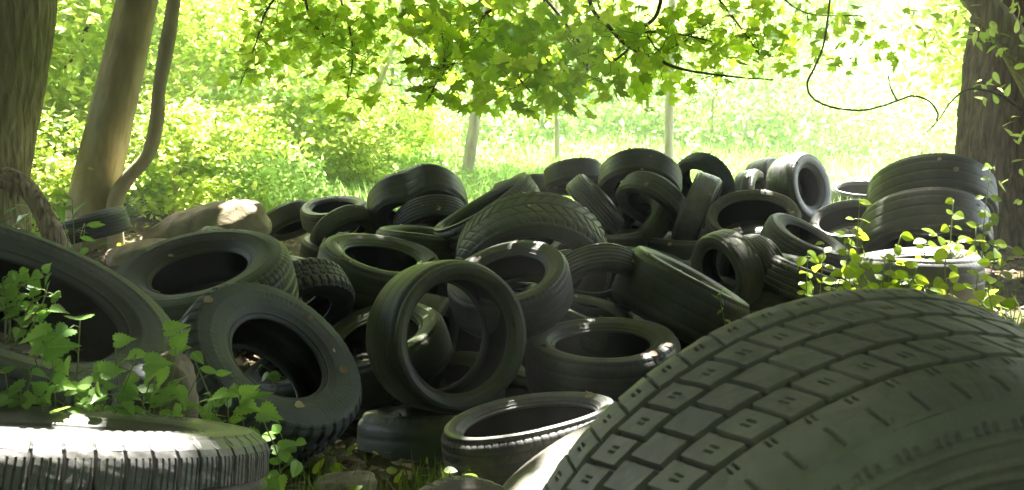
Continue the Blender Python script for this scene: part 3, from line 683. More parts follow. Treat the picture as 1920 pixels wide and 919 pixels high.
# E right trunk with limb F
D = 6.6; b = gz(at(1905, 470, D)); E_ = trunk_tree('ridged_tree', 'dark thick trunk with ridged bark standing at the right edge', b,
    [b, at(1893, 440, D), at(1890, 300, D), at(1896, 150, D), at(1918, 0, D), at(1985, -400, D), at(2060, -1000, D)], [.42, .36, .325, .305, .30, .27, .22], BARK_D, 260, .05, 12, blob_crown(34, at(1850, -1500, D), (2.6, 2.4, 1.2), 5000, .15, CANOPY), 60, (.011, 26))
t = TB(); p = smooth_path([at(1990, 240, 5.6), at(1925, 120, 5.5), at(1880, 50, 5.4), at(1832, 0, 5.4), at(1770, -80, 5.4), at(1680, -240, 5.4)], 8)
t.add(p, np.interp(np.linspace(0, 1, len(p)), [0, .3, .6, 1], [.11, .095, .075, .05]), 18, .05, 4)
b = gz(at(2150, 470, 5.8)); t.add(smooth_path([b, at(2080, 380, 5.8), at(1990, 240, 5.6)], 6), np.linspace(.16, .11, 13), 18, .05, 4)
me = t.mesh('trunk', BARK_F); me.transform(Matrix.Translation(-Vector(b)))
root = empty('leaning_tree', b); tag(root, 'dark bent trunk crossing the top right corner in front of the ridged trunk', 'tree'); link('trunk', me, root)
cr = np.random.default_rng(77); P = np.array([at(cr.normal(x, 16), cr.normal(y, 18), 5.2+cr.uniform(-.3, .3)) for (x, y, k) in
     [(1850, 60, 22), (1830, 40, 18), (1870, 90, 26), (1880, 150, 22), (1895, 200, 18), (1900, 250, 16), (1890, 340, 14), (1905, 300, 16), (1760, 40, 14), (1740, 60, 14), (1830, 180, 5), (1850, 160, 5), (1790, 30, 10), (1900, 20, 30), (1910, 60, 26), (1905, 380, 10)] for _ in range(k//5+1 if x > 1860 else k//2+1)])
me = leaf_mesh('crown', LANCE_S, P, randdir(cr, len(P), .5, .8), cr.normal(size=(len(P), 3)), cr.uniform(.05, .09, len(P)), FOL, cr); me.transform(Matrix.Translation(-Vector(b))); link('crown', me, root)
# dead broken branch D
D = 2.75; t = TB(); p = smooth_path([at(125, 530, 2.9), at(105, 455, D), at(84, 405, D), at(62, 365, D), at(35, 340, D), at(5, 332, D)], 8)
t.add(p, np.interp(np.linspace(0, 1, len(p)), [0, .3, .7, 1], [.034, .030, .030, .034]), 20, .10, 5)
for k in range(9):
    a = at(12 + 3*k, 335 + rng.uniform(-12, 10), D-.02); t.add([a, (a+at(10+4*k, 360, D-.03))/2, at(8+4*k+rng.uniform(-6, 6), 372+rng.uniform(-14, 12), D-.03)], [.009, .006, .001], 5)
t.add(smooth_path([at(10, 333, D), at(-40, 345, D), at(-120, 380, D+.1)], 5), np.linspace(.034, .03, 11), 16, .1, 6)
tag(link('dead_branch', t.mesh('dead_branch', DEADW)), 'weathered broken branch with splintered top bending over the left edge tyre', 'branch')
# leafless vines on the right
def px_tube(name, label, strands, mat=BARK_T, cat='vine'):
    t = TB()
    for pts, r0, r1 in strands:
        p = smooth_path([at(*q) for q in pts], 7); t.add(p, np.linspace(r0, r1, len(p)), 7, .08, 2)
    o = link(name, t.mesh(name, mat)); tag(o, label, cat); return o
px_tube('hanging_vine', 'thin bare vine hanging in a long loop left of the ridged trunk', [
    ([(1560, -260, 5), (1562, -60, 5), (1556, 0, 5), (1545, 80, 5), (1528, 125, 5), (1514, 155, 5), (1522, 182, 5), (1556, 200, 5), (1610, 207, 5), (1650, 200, 5), (1685, 188, 5), (1712, 180, 5), (1742, 190, 5), (1758, 212, 5), (1756, 226, 5)], .006, .006),
    ([(1682, 189, 5), (1670, 165, 5), (1664, 140, 5), (1645, 124, 5)], .005, .002)])
px_tube('bare_twig', 'forked bare twig reaching left from the ridged trunk', [
    ([(1990, 260, 5.2), (1915, 205, 5.1), (1880, 180, 5), (1840, 168, 5), (1808, 170, 5), (1780, 195, 5), (1762, 222, 5), (1738, 248, 5)], .010, .003),
    ([(1760, 225, 5), (1748, 240, 5), (1735, 262, 5)], .003, .001)], BARK_T, 'twig')

# ------------------------------------------------------------------ boulder and stones
def rock(name, label, c, s, rot, seed, mat, cat='rock', tilt=0.):
    r = np.random.default_rng(seed); nu_, nv_ = 64, 40
    u = np.linspace(0, 2*np.pi, nu_, endpoint=False); v = np.linspace(-np.pi/2, np.pi/2, nv_)
    U, V_ = np.meshgrid(u, v); P = np.stack([np.cos(U)*np.cos(V_), np.sin(U)*np.cos(V_), np.sin(V_)], -1).reshape(-1, 3)
    P = np.sign(P)*np.abs(P)**.72
    P *= (1 + .10*vnoise(P, 1.6, seed) + .05*vnoise(P, 4.5, seed+1) + .02*vnoise(P, 12, seed+2))[:, None]
    P *= s; I = np.arange(nu_*nv_).reshape(nv_, nu_); J = np.roll(I, -1, 1)
    f = np.stack([I[:-1], J[:-1], J[1:], I[1:]], -1).reshape(-1, 4)
    o = link(name, new_mesh(name, P, f, True, mat)); o.location = c; o.rotation_euler = (0, R_(tilt), R_(rot)); tag(o, label, cat); return o
rock('boulder', 'tan boulder with a flat sloping top behind the tilted oval-hole tyre', at(392, 436, 5.8), (.40, .28, .18), 8, 3, STONE, tilt=-14)
rock('boulder', 'low pale rock in the leaf litter left of the tan boulder', at(270, 472, 5.5), (.22, .2, .07), 20, 6, STONE, tilt=-10)
rock('stone', 'rounded grey stone at the foot of the leaning bluish tyre', at(578, 864, 2.62), (.045, .04, .03), 0, 8, PEB, 'stone')
rock('stone', 'small grey stone right of the rounded one at the foot of the bluish tyre', at(612, 870, 2.6), (.03, .03, .02), 30, 9, PEB, 'stone')
rock('stone', 'broad grey-brown stone at the bottom edge below the mossy flat tyre', at(650, 912, 2.3), (.085, .06, .03), 10, 10, PEB, 'stone')
rock('stone', 'pale stone poking up behind the broad leaves beside the bluish tyre', at(322, 745, 1.75), (.05, .05, .09), 10, 14, PEB, 'stone')

# ------------------------------------------------------------------ plants
def plant(name, label, base, tips, lsize, shape, lmat, spacing, seed, cat='plant', pair=False, face=.45, group=None, droop=.25, radius=.0022, first=.25, pet=.5):
    r = np.random.default_rng(seed); root = empty(name, base); tag(root, label, cat, group)
    t = TB(); P, Nn, Tp, S = [], [], [], []
    for tip in tips:
        tip = np.array(tip); b0 = np.array(base) + r.normal(size=3)*[.02, .02, 0]
        mid = (b0+tip)/2 + r.normal(size=3)*.03 + [0, 0, .03]
        p = catmull([b0, mid, tip], 8); t.add(p, np.linspace(radius, radius*.5, len(p)), 5)
        Lt = np.linalg.norm(np.diff(p, axis=0), axis=1); s = np.concatenate([[0], np.cumsum(Lt)])
        q = s[-1]*first; ang = r.uniform(0, 6.28)
        while q <= s[-1]+1e-6:
            c = np.array([np.interp(q, s, p[:, k]) for k in range(3)]); fr = q/s[-1]
            for sgn in ((1, -1) if pair else (1,)):
                dr = np.array([math.cos(ang)*sgn, math.sin(ang)*sgn, r.uniform(-.05, .45)]); pl = lsize*pet*r.uniform(.6, 1.3)
                if not pair and r.uniform() < .3: dr[2] += .3
                e = c + dr*pl; t.add([c, (c+e)/2+[0, 0, .15*pl], e], [radius*.6, radius*.5, radius*.35], 4)
                P.append(e); S.append(lsize*r.uniform(.6, 1.25)*(1-.35*fr if pair else 1-.2*fr)); nn = np.array([0, -face, .75]) + r.normal(size=3)*.42; Nn.append(nn)
                Tp.append(dr + r.normal(size=3)*.25 - [0, .1, droop])
            ang += (math.pi/2 if pair else 2.4) + r.uniform(-.3, .3); q += spacing*r.uniform(.7, 1.3)
        P.append(tip); S.append(lsize*r.uniform(.6, 1)); Nn.append(np.array([0, -face, .7])+r.normal(size=3)*.3); Tp.append(r.normal(size=3)*[1, .6, .2]-[0, 0, droop])
    sm = t.mesh('stem', STEM); sm.transform(Matrix.Translation(-Vector(base))); link('stem', sm, root)
    lm = leaf_mesh('leaves', shape, np.array(P), np.array(Nn), np.array(Tp), np.array(S), lmat, r); lm.transform(Matrix.Translation(-Vector(base))); link('leaves', lm, root)
    return root
GP = 'broad-leaved plants by the lower left tyre'
B = lambda x, y, d: gz(at(x, y, d), .0)
plant('leafy_plant', 'bushy plant growing up through the hole of the left edge tyre', at(40, 640, 1.80), [at(x, y, 1.76) for x, y in [(15, 520), (50, 505), (95, 515), (110, 560), (70, 545), (30, 560), (5, 580), (80, 580), (60, 600), (0, 540)]], .036, HEART_S, IVY, .035, 41, group=GP, first=.4)
plant('leafy_plant', 'tall plant with two big toothed leaves before the left edge tyre', B(120, 800, 1.6), [at(95, 625, 1.5), at(150, 600, 1.5), at(120, 680, 1.5), at(60, 650, 1.5)], .055, HEART_S, IVY, .055, 42, group=GP, first=.35)
plant('leafy_plant', 'plant with drooping folded leaf in the middle of the lower left greenery', B(250, 790, 1.6), [at(255, 665, 1.5), at(215, 640, 1.52), at(310, 620, 1.55), at(330, 650, 1.55), at(290, 700, 1.5)], .049, HEART_S, IVY, .055, 43, group=GP, first=.3)
plant('leafy_plant', 'plant with pointed leaves leaning right towards the bluish tyre', B(340, 800, 1.6), [at(360, 660, 1.55), at(375, 690, 1.55), at(420, 740, 1.5), at(470, 745, 1.5), at(335, 720, 1.5)], .054, LANCE_S, IVY, .055, 44, group=GP, first=.3)
plant('leafy_plant', 'low plant with lobed leaf nearest the leaning bluish tyre', B(390, 810, 1.6), [at(425, 735, 1.5), at(450, 760, 1.5), at(400, 760, 1.5), at(488, 772, 1.52)], .045, HEART_S, IVY, .055, 45, group=GP, first=.3)
plant('leafy_plant', 'dense low plant behind the lower left tyre at the very edge', B(30, 810, 1.55), [at(x, y, 1.45) for x, y in [(10, 700), (40, 730), (0, 740), (80, 745), (60, 700), (20, 755), (100, 720)]], .048, HEART_S, IVY, .04, 46, group=GP, first=.3)
plant('leafy_plant', 'dense low plant right of the one at the very edge', B(170, 810, 1.6), [at(x, y, 1.5) for x, y in [(130, 730), (170, 720), (200, 745), (150, 755), (225, 735), (190, 700)]], .048, HEART_S, IVY, .042, 47, group=GP, first=.3)
plant('leafy_plant', 'narrow-leaved clump under the drooping folded leaf', B(290, 810, 1.6), [at(x, y, 1.52) for x, y in [(260, 740), (300, 735), (330, 755), (280, 765), (240, 765), (350, 740)]], .052, LANCE_S, IVY, .045, 48, group=GP, first=.3)
plant('leafy_plant', 'leafy tuft beside the dead branch above the left edge tyre', at(140, 490, 2.9), [at(x, y, 2.8) for x, y in [(125, 430), (150, 445), (165, 465), (110, 385), (135, 375)]], .07, LANCE_S, IVY, .07, 49, group=None, first=.4)
plant('leafy_plant', 'green tuft behind the dead branch at the left edge', at(20, 500, 3.2), [at(x, y, 3.2) for x, y in [(10, 400), (30, 420), (50, 410), (0, 430), (25, 385)]], .09, LANCE_S, IVY, .08, 50, first=.4)
plant('small_plant', 'seedling rooted inside the hole of the bluish tyre', at(520, 715, 2.95), [at(490, 685, 2.9), at(505, 700, 2.9)], .045, OVAL_S, IVY, .05, 51, first=.5)
plant('small_plant', 'small plant at the foot of the bluish tyre beside the lower left tyre', B(500, 880, 2.4), [at(490, 820, 2.3), at(530, 825, 2.3), at(510, 850, 2.3), at(550, 860, 2.3), at(525, 845, 2.3), at(495, 865, 2.2)], .05, OVAL_S, IVY, .05, 52, first=.4)
plant('small_plant', 'thin sprig standing against the broad shiny-edged tyre', at(1358, 612, 3.85), [at(1356, 540, 3.8)], .045, LANCE_S, VINE, .05, 53, pair=True, first=.2, pet=.15)
plant('small_plant', 'pair of rounded leaves at the right edge above the huge close tyre', B(1890, 640, 2.4), [at(1885, 590, 2.2), at(1905, 572, 2.2)], .055, OVAL_S, VINE, .09, 54, first=.7)
# pale dangling sprigs on tyres
plant('moss_sprig', 'yellow-green sprig lying on the top of the upright middle tyre', at(775, 510, 3.55), [at(755, 540, 3.5), at(790, 512, 3.5), at(768, 528, 3.5)], .022, LANCE_S, VINE, .02, 55, first=.1, pet=.3)
GV = 'yellow-green climbing stems on the right'
VT = [(1858, 312, 540, 4.3, 'tallest yellow-green stem climbing before the ridged trunk'), (1788, 375, 530, 4.1, 'stem with heart leaves in front of the stacked pair of tyres, right side'),
      (1735, 450, 560, 3.9, 'stem rising before the flat sunlit tyre'), (1612, 378, 545, 4.0, 'tall stem before the sunlit open tyre'), (1545, 455, 560, 4.0, 'leftmost climbing stem beside the dark hollow'),
      (1690, 440, 560, 3.8, 'stem left of the middle one before the flat sunlit tyre'), (1830, 425, 545, 4.0, 'shorter stem just left of the tallest'), (1600, 440, 552, 3.7, 'short stem under the tall one by the sunlit open tyre'),
      (1775, 470, 575, 3.6, 'low stem near the crown of the huge close tyre'), (1660, 480, 560, 3.7, 'low bushy stem in the middle of the climbing row'), (1870, 470, 575, 3.5, 'low stem by the right edge'), (1515, 470, 560, 4.1, 'sparse small stem left of the climbing row'), (1720, 500, 575, 3.5, 'lowest stem touching the outline of the huge close tyre')]
for i, (x, y0, y1, d, lab) in enumerate(VT):
    b = B(x+rng.uniform(-10, 10), y1, d)
    tips = [at(x, y0, d-.05)] + [at(x+rng.uniform(-38, 38), y0+(y1-y0)*rng.uniform(.35, .8), d+rng.uniform(-.2, .1)) for _ in range(2 if y1-y0 > 110 else 1)]
    plant('climbing_plant', lab, b, tips, .070, OVAL_S, VINE, .07, 60+i, pair=True, face=.6, group=GV, first=.2, pet=.25, radius=.004)

# ------------------------------------------------------------------ litter, grass (stuff)
r = np.random.default_rng(90); n = 26000
xy = np.column_stack([r.uniform(-6, 7, n), r.uniform(.6, 9.5, n)]); P = np.column_stack([xy, terrain(xy[:, 0], xy[:, 1]) + r.uniform(.0, .018, n)])
o = link('leaf_litter', leaf_mesh('leaf_litter', DIAM_S, P, randdir(r, n, 1.3, .45), r.normal(size=(n, 3)), r.uniform(.03, .075, n), LITTER, r)); tag(o, 'dry brown leaves covering the forest floor', 'leaf litter', kind='stuff')
n = 9000; xy = np.vstack([np.column_stack([r.uniform(-1.1, .2, n//3), r.uniform(1.9, 3.1, n//3)]), np.column_stack([r.uniform(1.4, 5, 2*n//3), r.uniform(2, 7.5, 2*n//3)])])
keep = vnoise(xy, 3.0, 8) > .1; xy = xy[keep]; n = len(xy)
P = np.column_stack([xy, terrain(xy[:, 0], xy[:, 1])]); up = randdir(r, n, 1.6, .5); hz = r.normal(size=(n, 3))*[1, 1, .1]
o = link('grass', leaf_mesh('grass', BLADE_S, P, hz, up, r.uniform(.05, .13, n), GRASS, r)); tag(o, 'sparse short grass round the foot of the pile', 'grass', kind='stuff')
n = 2400; xy = np.vstack([np.column_stack([r.uniform(-1.2, .1, n//14), r.uniform(1.9, 3.0, n//14)]), np.column_stack([r.uniform(1.5, 5, n//2), r.uniform(2.2, 7.5, n//2)]), np.column_stack([r.uniform(-5, -1.4, n//3), r.uniform(4, 9, n//3)])])
keep = vnoise(xy, 2.2, 18) > .05; xy = xy[keep]; n = len(xy)
P = np.column_stack([xy, terrain(xy[:, 0], xy[:, 1]) + r.uniform(.01, .09, n)])
o = link('ground_cover', leaf_mesh('ground_cover', OVAL_S, P, randdir(r, n, 1.2, .5), r.normal(size=(n, 3))*[1, 1, .2], r.uniform(.025, .06, n), VINE, r)); tag(o, 'low leafy ground cover patches on the forest floor', 'ground cover', kind='stuff')
# dead leaves dropped on and inside the tyres
from mathutils.bvhtree import BVHTree
bv, bp_, off = [], [], 0
bpy.context.view_layer.update()
for (c_, n_, R0, W0, root) in TYRES:
    if c_[1] < 1.5: continue
    for o_ in [k for k in root.children] + [q for k in root.children for q in k.children]:
        me_ = o_.data; nv_ = len(me_.vertices); co_ = np.empty(nv_*3, np.float32); me_.vertices.foreach_get('co', co_); M_ = np.array(o_.matrix_world)
        co_ = co_.reshape(-1, 3) @ M_[:3, :3].T + M_[:3, 3]
        nf = len(me_.polygons); vi = np.empty(nf*4, np.int32)
        if len(me_.loops) != nf*4: continue
        me_.loops.foreach_get('vertex_index', vi); bv.append(co_); bp_.append(vi.reshape(-1, 4) + off); off += nv_
BV = BVHTree.FromPolygons(np.vstack(bv).tolist(), np.vstack(bp_).tolist(), all_triangles=False)
dp, dn = [], []
for k in range(2600):
    x, y = r.uniform(-1.9, 3.0), r.uniform(2.3, 7.3); h = BV.ray_cast(Vector((x, y, 2.5)), Vector((0, 0, -1)))
    if h[0] is None: continue
    nn_ = h[1] if h[1].z > 0 else -h[1]
    if nn_.z > .55: dp.append(np.array(h[0]) + np.array(nn_)*.004); dn.append(np.array(nn_) + r.normal(size=3)*.25)
keep = r.uniform(size=len(dp)) < .35; dp = np.array(dp)[keep]; dn = np.array(dn)[keep]; n = len(dp)
o = link('fallen_leaves', leaf_mesh('fallen_leaves', OVAL_S, dp, dn, r.normal(size=(n, 3)), r.uniform(.012, .04, n), LITTER, r)); tag(o, 'small dead leaves and bits scattered over the tyres', 'fallen leaves', kind='stuff')
# undergrowth on the slope behind
n = 230000; yy = 8.6 + 30*r.uniform(size=n)**1.3; xx = r.uniform(-1, 1, n)*(yy*.72+1.5)
hgt = (.35 + .75*np.clip(vnoise(np.column_stack([xx, yy]), .9, 30)+.3, 0, 1.2) + .35*np.clip(-xx/8, 0, 1))*np.where((xx/yy > -.22) & (yy < 20), .35, 1)*np.where(xx/yy > -.2, .6, 1); zz = terrain(xx, yy) + hgt*r.uniform(0, 1, n)**.7
P = np.column_stack([xx, yy, zz]); sz = .030 + .0046*yy
o = link('undergrowth', leaf_mesh('undergrowth', DIAM_S, P, randdir(r, n, .6, .8), r.normal(size=(n, 3)), sz*r.uniform(.5, 1.2, n), FAR, r)); tag(o, 'bright green undergrowth covering the slope behind the pile', 'undergrowth', kind='stuff')
n = 30000; yy = 9 + 24*r.uniform(size=n)**1.2; xx = r.uniform(-.4, 1, n)*(yy*.7+1)
P = np.column_stack([xx, yy, terrain(xx, yy)]); up = randdir(r, n, 2.0, .5)
o = link('tall_grass', leaf_mesh('tall_grass', BLADE_S, P, r.normal(size=(n, 3))*[1, 1, .1], up, (.16+.007*yy)*r.uniform(.5, 1.6, n), FAR, r)); tag(o, 'tall pale green grass on the sunny slope', 'grass', kind='stuff')
# pale thicket in the middle distance
n = 150000; yy = 13 + 22*r.uniform(0, 1, n); xx = r.uniform(-.75, .8, n)*yy; zt = r.uniform(0, 1, n)**1.25*(.8+.19*yy)
P0 = np.column_stack([xx, yy, terrain(xx, yy) + zt]); cl = vnoise(P0*[1, .7, 1.1], 1.5, 71) + .5*vnoise(P0, 4.0, 72)
gapx = np.exp(-((xx/yy-.47)/.09)**2); keep = (cl > -.05) & (r.uniform(size=n) > gapx*np.clip((P0[:, 2]-2.2)/1.5, 0, 1)*.97); P = P0[keep]; n = len(P)
o = link('thicket', leaf_mesh('thicket', DIAM_S, P, randdir(r, n, .5, .8), r.normal(size=(n, 3)), r.uniform(.07, .17, n), FAR, r, np.clip(.5+.5*cl[keep]+r.uniform(-.2, .2, n), 0, 1))); tag(o, 'pale airy thicket of young growth beyond the pile', 'thicket', kind='stuff')
# far woodland
n = 60000; yy = r.uniform(38, 62, n); xx = r.uniform(-1, 1, n)*(yy*.8)
P0 = np.column_stack([xx, yy, terrain(xx, yy) + r.uniform(0, 13, n)**1.0])
cl = vnoise(P0*[1, .6, 1], .55, 44); gapx = np.exp(-((xx/yy-.46)/.10)**2)
keep = (cl > -.15) & (r.uniform(size=n) > gapx*np.clip((P0[:, 2]-3)/2.5, 0, 1)*.97); P = P0[keep]; n = len(P)
o = link('far_woodland', leaf_mesh('far_woodland', DIAM_S, P, randdir(r, n, .3, .9), r.normal(size=(n, 3)), r.uniform(.3, .75, n), FAR, r)); tag(o, 'pale far woodland closing the view above the slope', 'woodland', kind='stuff')

n = 46000; th = r.uniform(0, 2*np.pi, n); rd = r.uniform(9, 15, n); P = np.column_stack([rd*np.cos(th), rd*np.sin(th) + 1, r.uniform(0, 1, n)**.8*9])  # unseen leaf mass added around the camera to cut frontal light
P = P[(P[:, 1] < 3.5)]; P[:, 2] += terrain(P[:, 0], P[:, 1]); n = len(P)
o = link('shading_leaf_mass', leaf_mesh('shading_leaf_mass', DIAM_S, P, randdir(r, n, .3, .9), r.normal(size=(n, 3)), r.uniform(.3, .6, n), SHADE, r)); tag(o, 'added unseen leaf mass shading the clearing from the near sides', 'woodland', kind='stuff')

# ------------------------------------------------------------------ background trees and shrubs
def proto_crown(seed, rad, cz, nl, size, clumps, mat, shape=DIAM_S):
    r = np.random.default_rng(seed); rad = np.array(rad)
    C_ = unit(r.normal(size=(clumps, 3)))*r.uniform(.15, 1, (clumps, 1))**.6*rad + [0, 0, cz]
    w = r.uniform(.3, 1, clumps); k = r.choice(clumps, nl, p=w/w.sum())
    P = C_[k] + r.normal(size=(nl, 3))*rad*[.17, .17, .10]
    return leaf_mesh('crown', shape, P, randdir(r, nl, 1., .7), r.normal(size=(nl, 3))-[0, 0, .3], r.uniform(.7, 1.3, nl)*size, mat, r, np.clip(r.uniform(0, 1, clumps)[k]*.7 + r.uniform(0, .3, nl), 0, 1)), C_
def proto_trunk(seed, h, r0, lean, C_, barkm, nb=12):
    r = np.random.default_rng(seed); t = TB(); pts = [(0, 0, -.3)]
    for k in range(1, 6): f = k/5; pts.append((lean*f*h + r.normal()*.05*h*.15, r.normal()*.06, f*h))
    p = smooth_path(pts, 5); t.add(p, np.linspace(r0, r0*.35, len(p)), 10, .05, seed)
    for k in range(nb):
        c = C_[r.integers(len(C_))]; j = int(len(p)*r.uniform(.3, .9)); a = p[j]
        t.add(catmull([a, (a+c)/2+[0, 0, -.1], c], 4), np.linspace(r0*.3, r0*.08, 9), 5)
    return t.mesh('trunk', barkm)
PR = {}
for key, a in {'sapling': (101, (1.5, 1.5, 1.3), 2.2, 5200, .10, 40, FOL, 3.2, .035, .05, BARK_S), 'sapling2': (102, (1.9, 1.7, 1.5), 2.6, 6500, .11, 46, FOL, 3.8, .05, -.08, BARK_P),
               'tall': (103, (2.8, 2.6, 2.2), 5.4, 8000, .17, 60, FAR, 6.5, .11, .04, BARK_P), 'tall2': (104, (3.0, 2.8, 2.6), 5.0, 8500, .18, 60, FAR, 6.5, .09, -.05, BARK_P),
               'shrub': (105, (1.1, 1., .65), .75, 3600, .085, 34, FOL, .9, .02, .1, BARK_S), 'shrub2': (106, (1.4, 1.2, .9), .95, 4200, .10, 40, FOL, 1.2, .02, -.1, BARK_S)}.items():
    cm_, C_ = proto_crown(a[0], *a[1:7])
    PR[key] = (proto_trunk(a[0]+50, a[7], a[8], a[9], C_, a[10]), cm_)
def put(key, name, label, cat, px, d, s=1., rot=0., group=None, sz=1., y=None):
    xc = (px-960)/F*d; p = np.array([xc, d*.99]); z = float(terrain(p[0], p[1]))
    root = empty(name, (p[0], p[1], z)); root.rotation_euler = (0, 0, R_(rot)); root.scale = (s, s, s*sz); tag(root, label, cat, group)
    link('trunk', PR[key][0], root); link('crown', PR[key][1], root); return root
GT = 'trees and saplings behind the pile'
# saplings and shrubs: (proto, px, depth, scale, rot)
BG = [('sapling', 60, 9, 1.0, 10), ('sapling2', 150, 11, 1.0, 80), ('sapling', 330, 10.5, 1.05, 200), ('sapling2', 420, 13, 1.1, 300), ('sapling', 540, 14, 1.1, 120), ('sapling2', 600, 17, 1.1, 20), ('sapling', -60, 8, 1.1, 50),
      ('sapling', 740, 18, 1.2, 240), ('sapling2', 480, 20, 1.3, 260), ('sapling2', 1010, 20, 1.1, 150), ('sapling', 1170, 22, 1.2, 60), ('sapling', 1330, 19, 1.0, 330), ('sapling2', 1440, 22, 1.1, 15), ('sapling', 1880, 12, 1.1, 75), ('sapling2', 1950, 10, 1.1, 180),
      ('sapling', 260, 15, 1.1, 140), ('sapling', 1760, 22, .8, 210)]
words = ['slim', 'spreading', 'airy', 'leafy', 'yellow-green', 'loose', 'light', 'thin-stemmed']
for i, (k, px, d, s, ro) in enumerate(BG):
    side = 'far left' if px < 300 else 'left' if px < 700 else 'middle' if px < 1200 else 'right' if px < 1700 else 'far right'
    put(k, 'sapling', f'{words[i % 8]} sapling about {int(d)} metres away in the {side} of the background', 'sapling', px, d, s, ro, GT)
SH = [('shrub', 330, 8.2, .8, 0), ('shrub2', 100, 8.4, .9, 40), ('shrub', 430, 10, .9, 90), ('shrub2', 560, 12, .9, 130), ('shrub', 20, 6.8, .8, 200), ('shrub', 690, 12, .8, 300), ('shrub2', 735, 14, .7, 20), ('shrub2', 240, 9.5, .9, 240)]
for i, (k, px, d, s, ro) in enumerate(SH):
    side = 'far left' if px < 300 else 'left' if px < 700 else 'middle' if px < 1200 else 'right'
    put(k, 'shrub', f'{words[(i+3) % 8]} low bush about {d} metres off behind the pile, {side}', 'shrub', px, d, s, ro, 'bushes behind the pile')
TL = [('tall', 480, 27, 1., 10), ('tall2', 800, 30, 1.1, 100), ('tall', 1080, 28, 1., 200), ('tall2', 1350, 32, 1., 300), ('tall', 120, 24, 1., 70), ('tall2', 280, 28, 1.1, 160), ('tall', 640, 34, 1.1, 250), ('tall2', 1230, 36, 1.1, 30), ('tall', 960, 38, 1.2, 340), ('tall2', -40, 20, 1., 220), ('tall', 1500, 37, .8, 130), ('tall2', 1990, 24, 1., 60)]
for i, (k, px, d, s, ro) in enumerate(TL):
    side = 'far left' if px < 300 else 'left' if px < 700 else 'middle' if px < 1200 else 'right' if px < 1700 else 'far right'
    put(k, 'woodland_tree', f'{words[(i+5) % 8]} tall tree about {d} metres away in the {side} of the background', 'tree', px, d, s, ro, GT)
# individually visible pale trunks
FT = [([(873, 358), (884, 270), (893, 200), (905, 60), (915, -60)], 12.5, .095, 'pale leaning trunk standing behind the dip of the pile'), ([(1254, 300), (1255, 200), (1258, 100), (1262, -60)], 13, .075, 'straight pale trunk behind the topmost tyre'),
      ([(678, 370), (682, 300), (700, 190), (735, 90), (765, -40)], 13.5, .06, 'faint trunk leaning right behind the crumpled tyre'), ([(1045, 310), (1044, 240), (1040, 120), (1045, -40)], 14, .045, 'thin faint trunk between the two pale ones'),
      ([(1385, 260), (1420, 200), (1470, 140), (1560, 60)], 17, .07, 'slanting bare pole in the bright right background'), ([(60, 260), (110, 150), (160, 60), (200, -50)], 9, .03, 'thin dark stem leaning between the two left trunks'),
      ([(915, 330), (918, 260), (930, 120), (925, -40)], 24, .05, 'very thin pole right of the pale leaning trunk'), ([(1690, 300), (1694, 200), (1700, 60)], 24, .05, 'thin faint pole in front of the sky gap'), ([(960, 290), (965, 180), (950, 40)], 26, .05, 'hairline trunk in the bright middle background')]
for i, (pts, d, rad, lab) in enumerate(FT):
    P = [at(x, y, d) for x, y in pts]; b = gz(P[0]+[0, 0, 0]); b = np.array([P[0][0], P[0][1], min(b[2], P[0][2]-.05)])
    trunk_tree('woodland_tree', lab, b, [b]+P, [rad, rad*.95, rad*.9, rad*.8, rad*.7], BARK_P if d > 10 else BARK_T, 10, .05, 60+i, blob_crown(200+i, P[-1]+[0, 0, 1.0], (1.6, 1.6, 1.0), 1500, .16, FAR, DIAM_S, 20, False), 6)

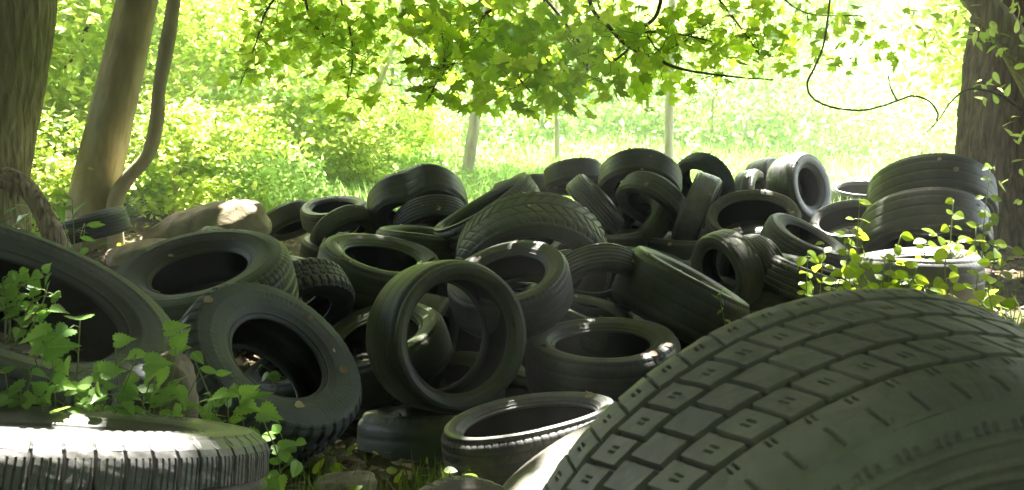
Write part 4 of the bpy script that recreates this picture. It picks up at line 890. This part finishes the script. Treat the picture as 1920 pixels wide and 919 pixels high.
# ------------------------------------------------------------------ summer haze
hv = np.array([(x, y, z) for z in (-2, 22) for y in (-32, 112) for x in (-112, 112)], float)
hf = np.array([[0, 2, 3, 1], [4, 5, 7, 6], [0, 1, 5, 4], [2, 6, 7, 3], [0, 4, 6, 2], [1, 3, 7, 5]])
hm = bpy.data.materials.new('haze'); hm.use_nodes = True; hn = hm.node_tree; hn.nodes.clear()
ho = hn.nodes.new('ShaderNodeOutputMaterial'); hp = hn.nodes.new('ShaderNodeVolumePrincipled'); hp.inputs['Density'].default_value = .0065; hp.inputs['Color'].default_value = (.95, .98, .9, 1); hp.inputs['Anisotropy'].default_value = .3
hn.links.new(hp.outputs[0], ho.inputs['Volume'])
tag(link('haze', new_mesh('haze', hv, hf, False, hm)), 'pale sunlit haze in the air of the clearing', 'haze', kind='stuff')

# ------------------------------------------------------------------ light, sky, camera
w = bpy.data.worlds.new('World'); sc.world = w; w.use_nodes = True
nt = w.node_tree; nt.nodes.clear(); out = nt.nodes.new('ShaderNodeOutputWorld'); bg = nt.nodes.new('ShaderNodeBackground'); sky = nt.nodes.new('ShaderNodeTexSky')
sky.sky_type = 'NISHITA'; sky.sun_disc = False; sky.sun_elevation = SUN_EL; sky.sun_rotation = SUN_AZ; sky.air_density = 1.0; sky.dust_density = 4.0; sky.ozone_density = 1.0
bg.inputs[1].default_value = .15; nt.links.new(sky.outputs[0], bg.inputs[0]); nt.links.new(bg.outputs[0], out.inputs[0])
ld = bpy.data.lights.new('sun', 'SUN'); ld.energy = 5.0; ld.angle = R_(.53); ld.color = (1, .95, .86)
lo = bpy.data.objects.new('sun', ld); COL.objects.link(lo); lo.rotation_euler = Vector(SUN).to_track_quat('Z', 'Y').to_euler(); lo.location = (0, 0, 20)
cd = bpy.data.cameras.new('camera'); co = bpy.data.objects.new('camera', cd); COL.objects.link(co); sc.camera = co
cd.sensor_width = 36; cd.lens = F/1920*36; cd.clip_start = .02; cd.clip_end = 2000
co.location = (0, 0, EYE); co.rotation_euler = (math.pi/2 - PITCH, 0, 0)
cd.dof.use_dof = True; cd.dof.focus_distance = 3.2; cd.dof.aperture_fstop = 13
sc.view_settings.view_transform = 'Standard'; sc.view_settings.look = 'None'; sc.view_settings.exposure = 3.65; sc.view_settings.gamma = 1
sc.render.film_transparent = False
cy = sc.cycles; cy.use_denoising = True; cy.max_bounces = 8; cy.diffuse_bounces = 4; cy.transmission_bounces = 6; cy.sample_clamp_indirect = 6
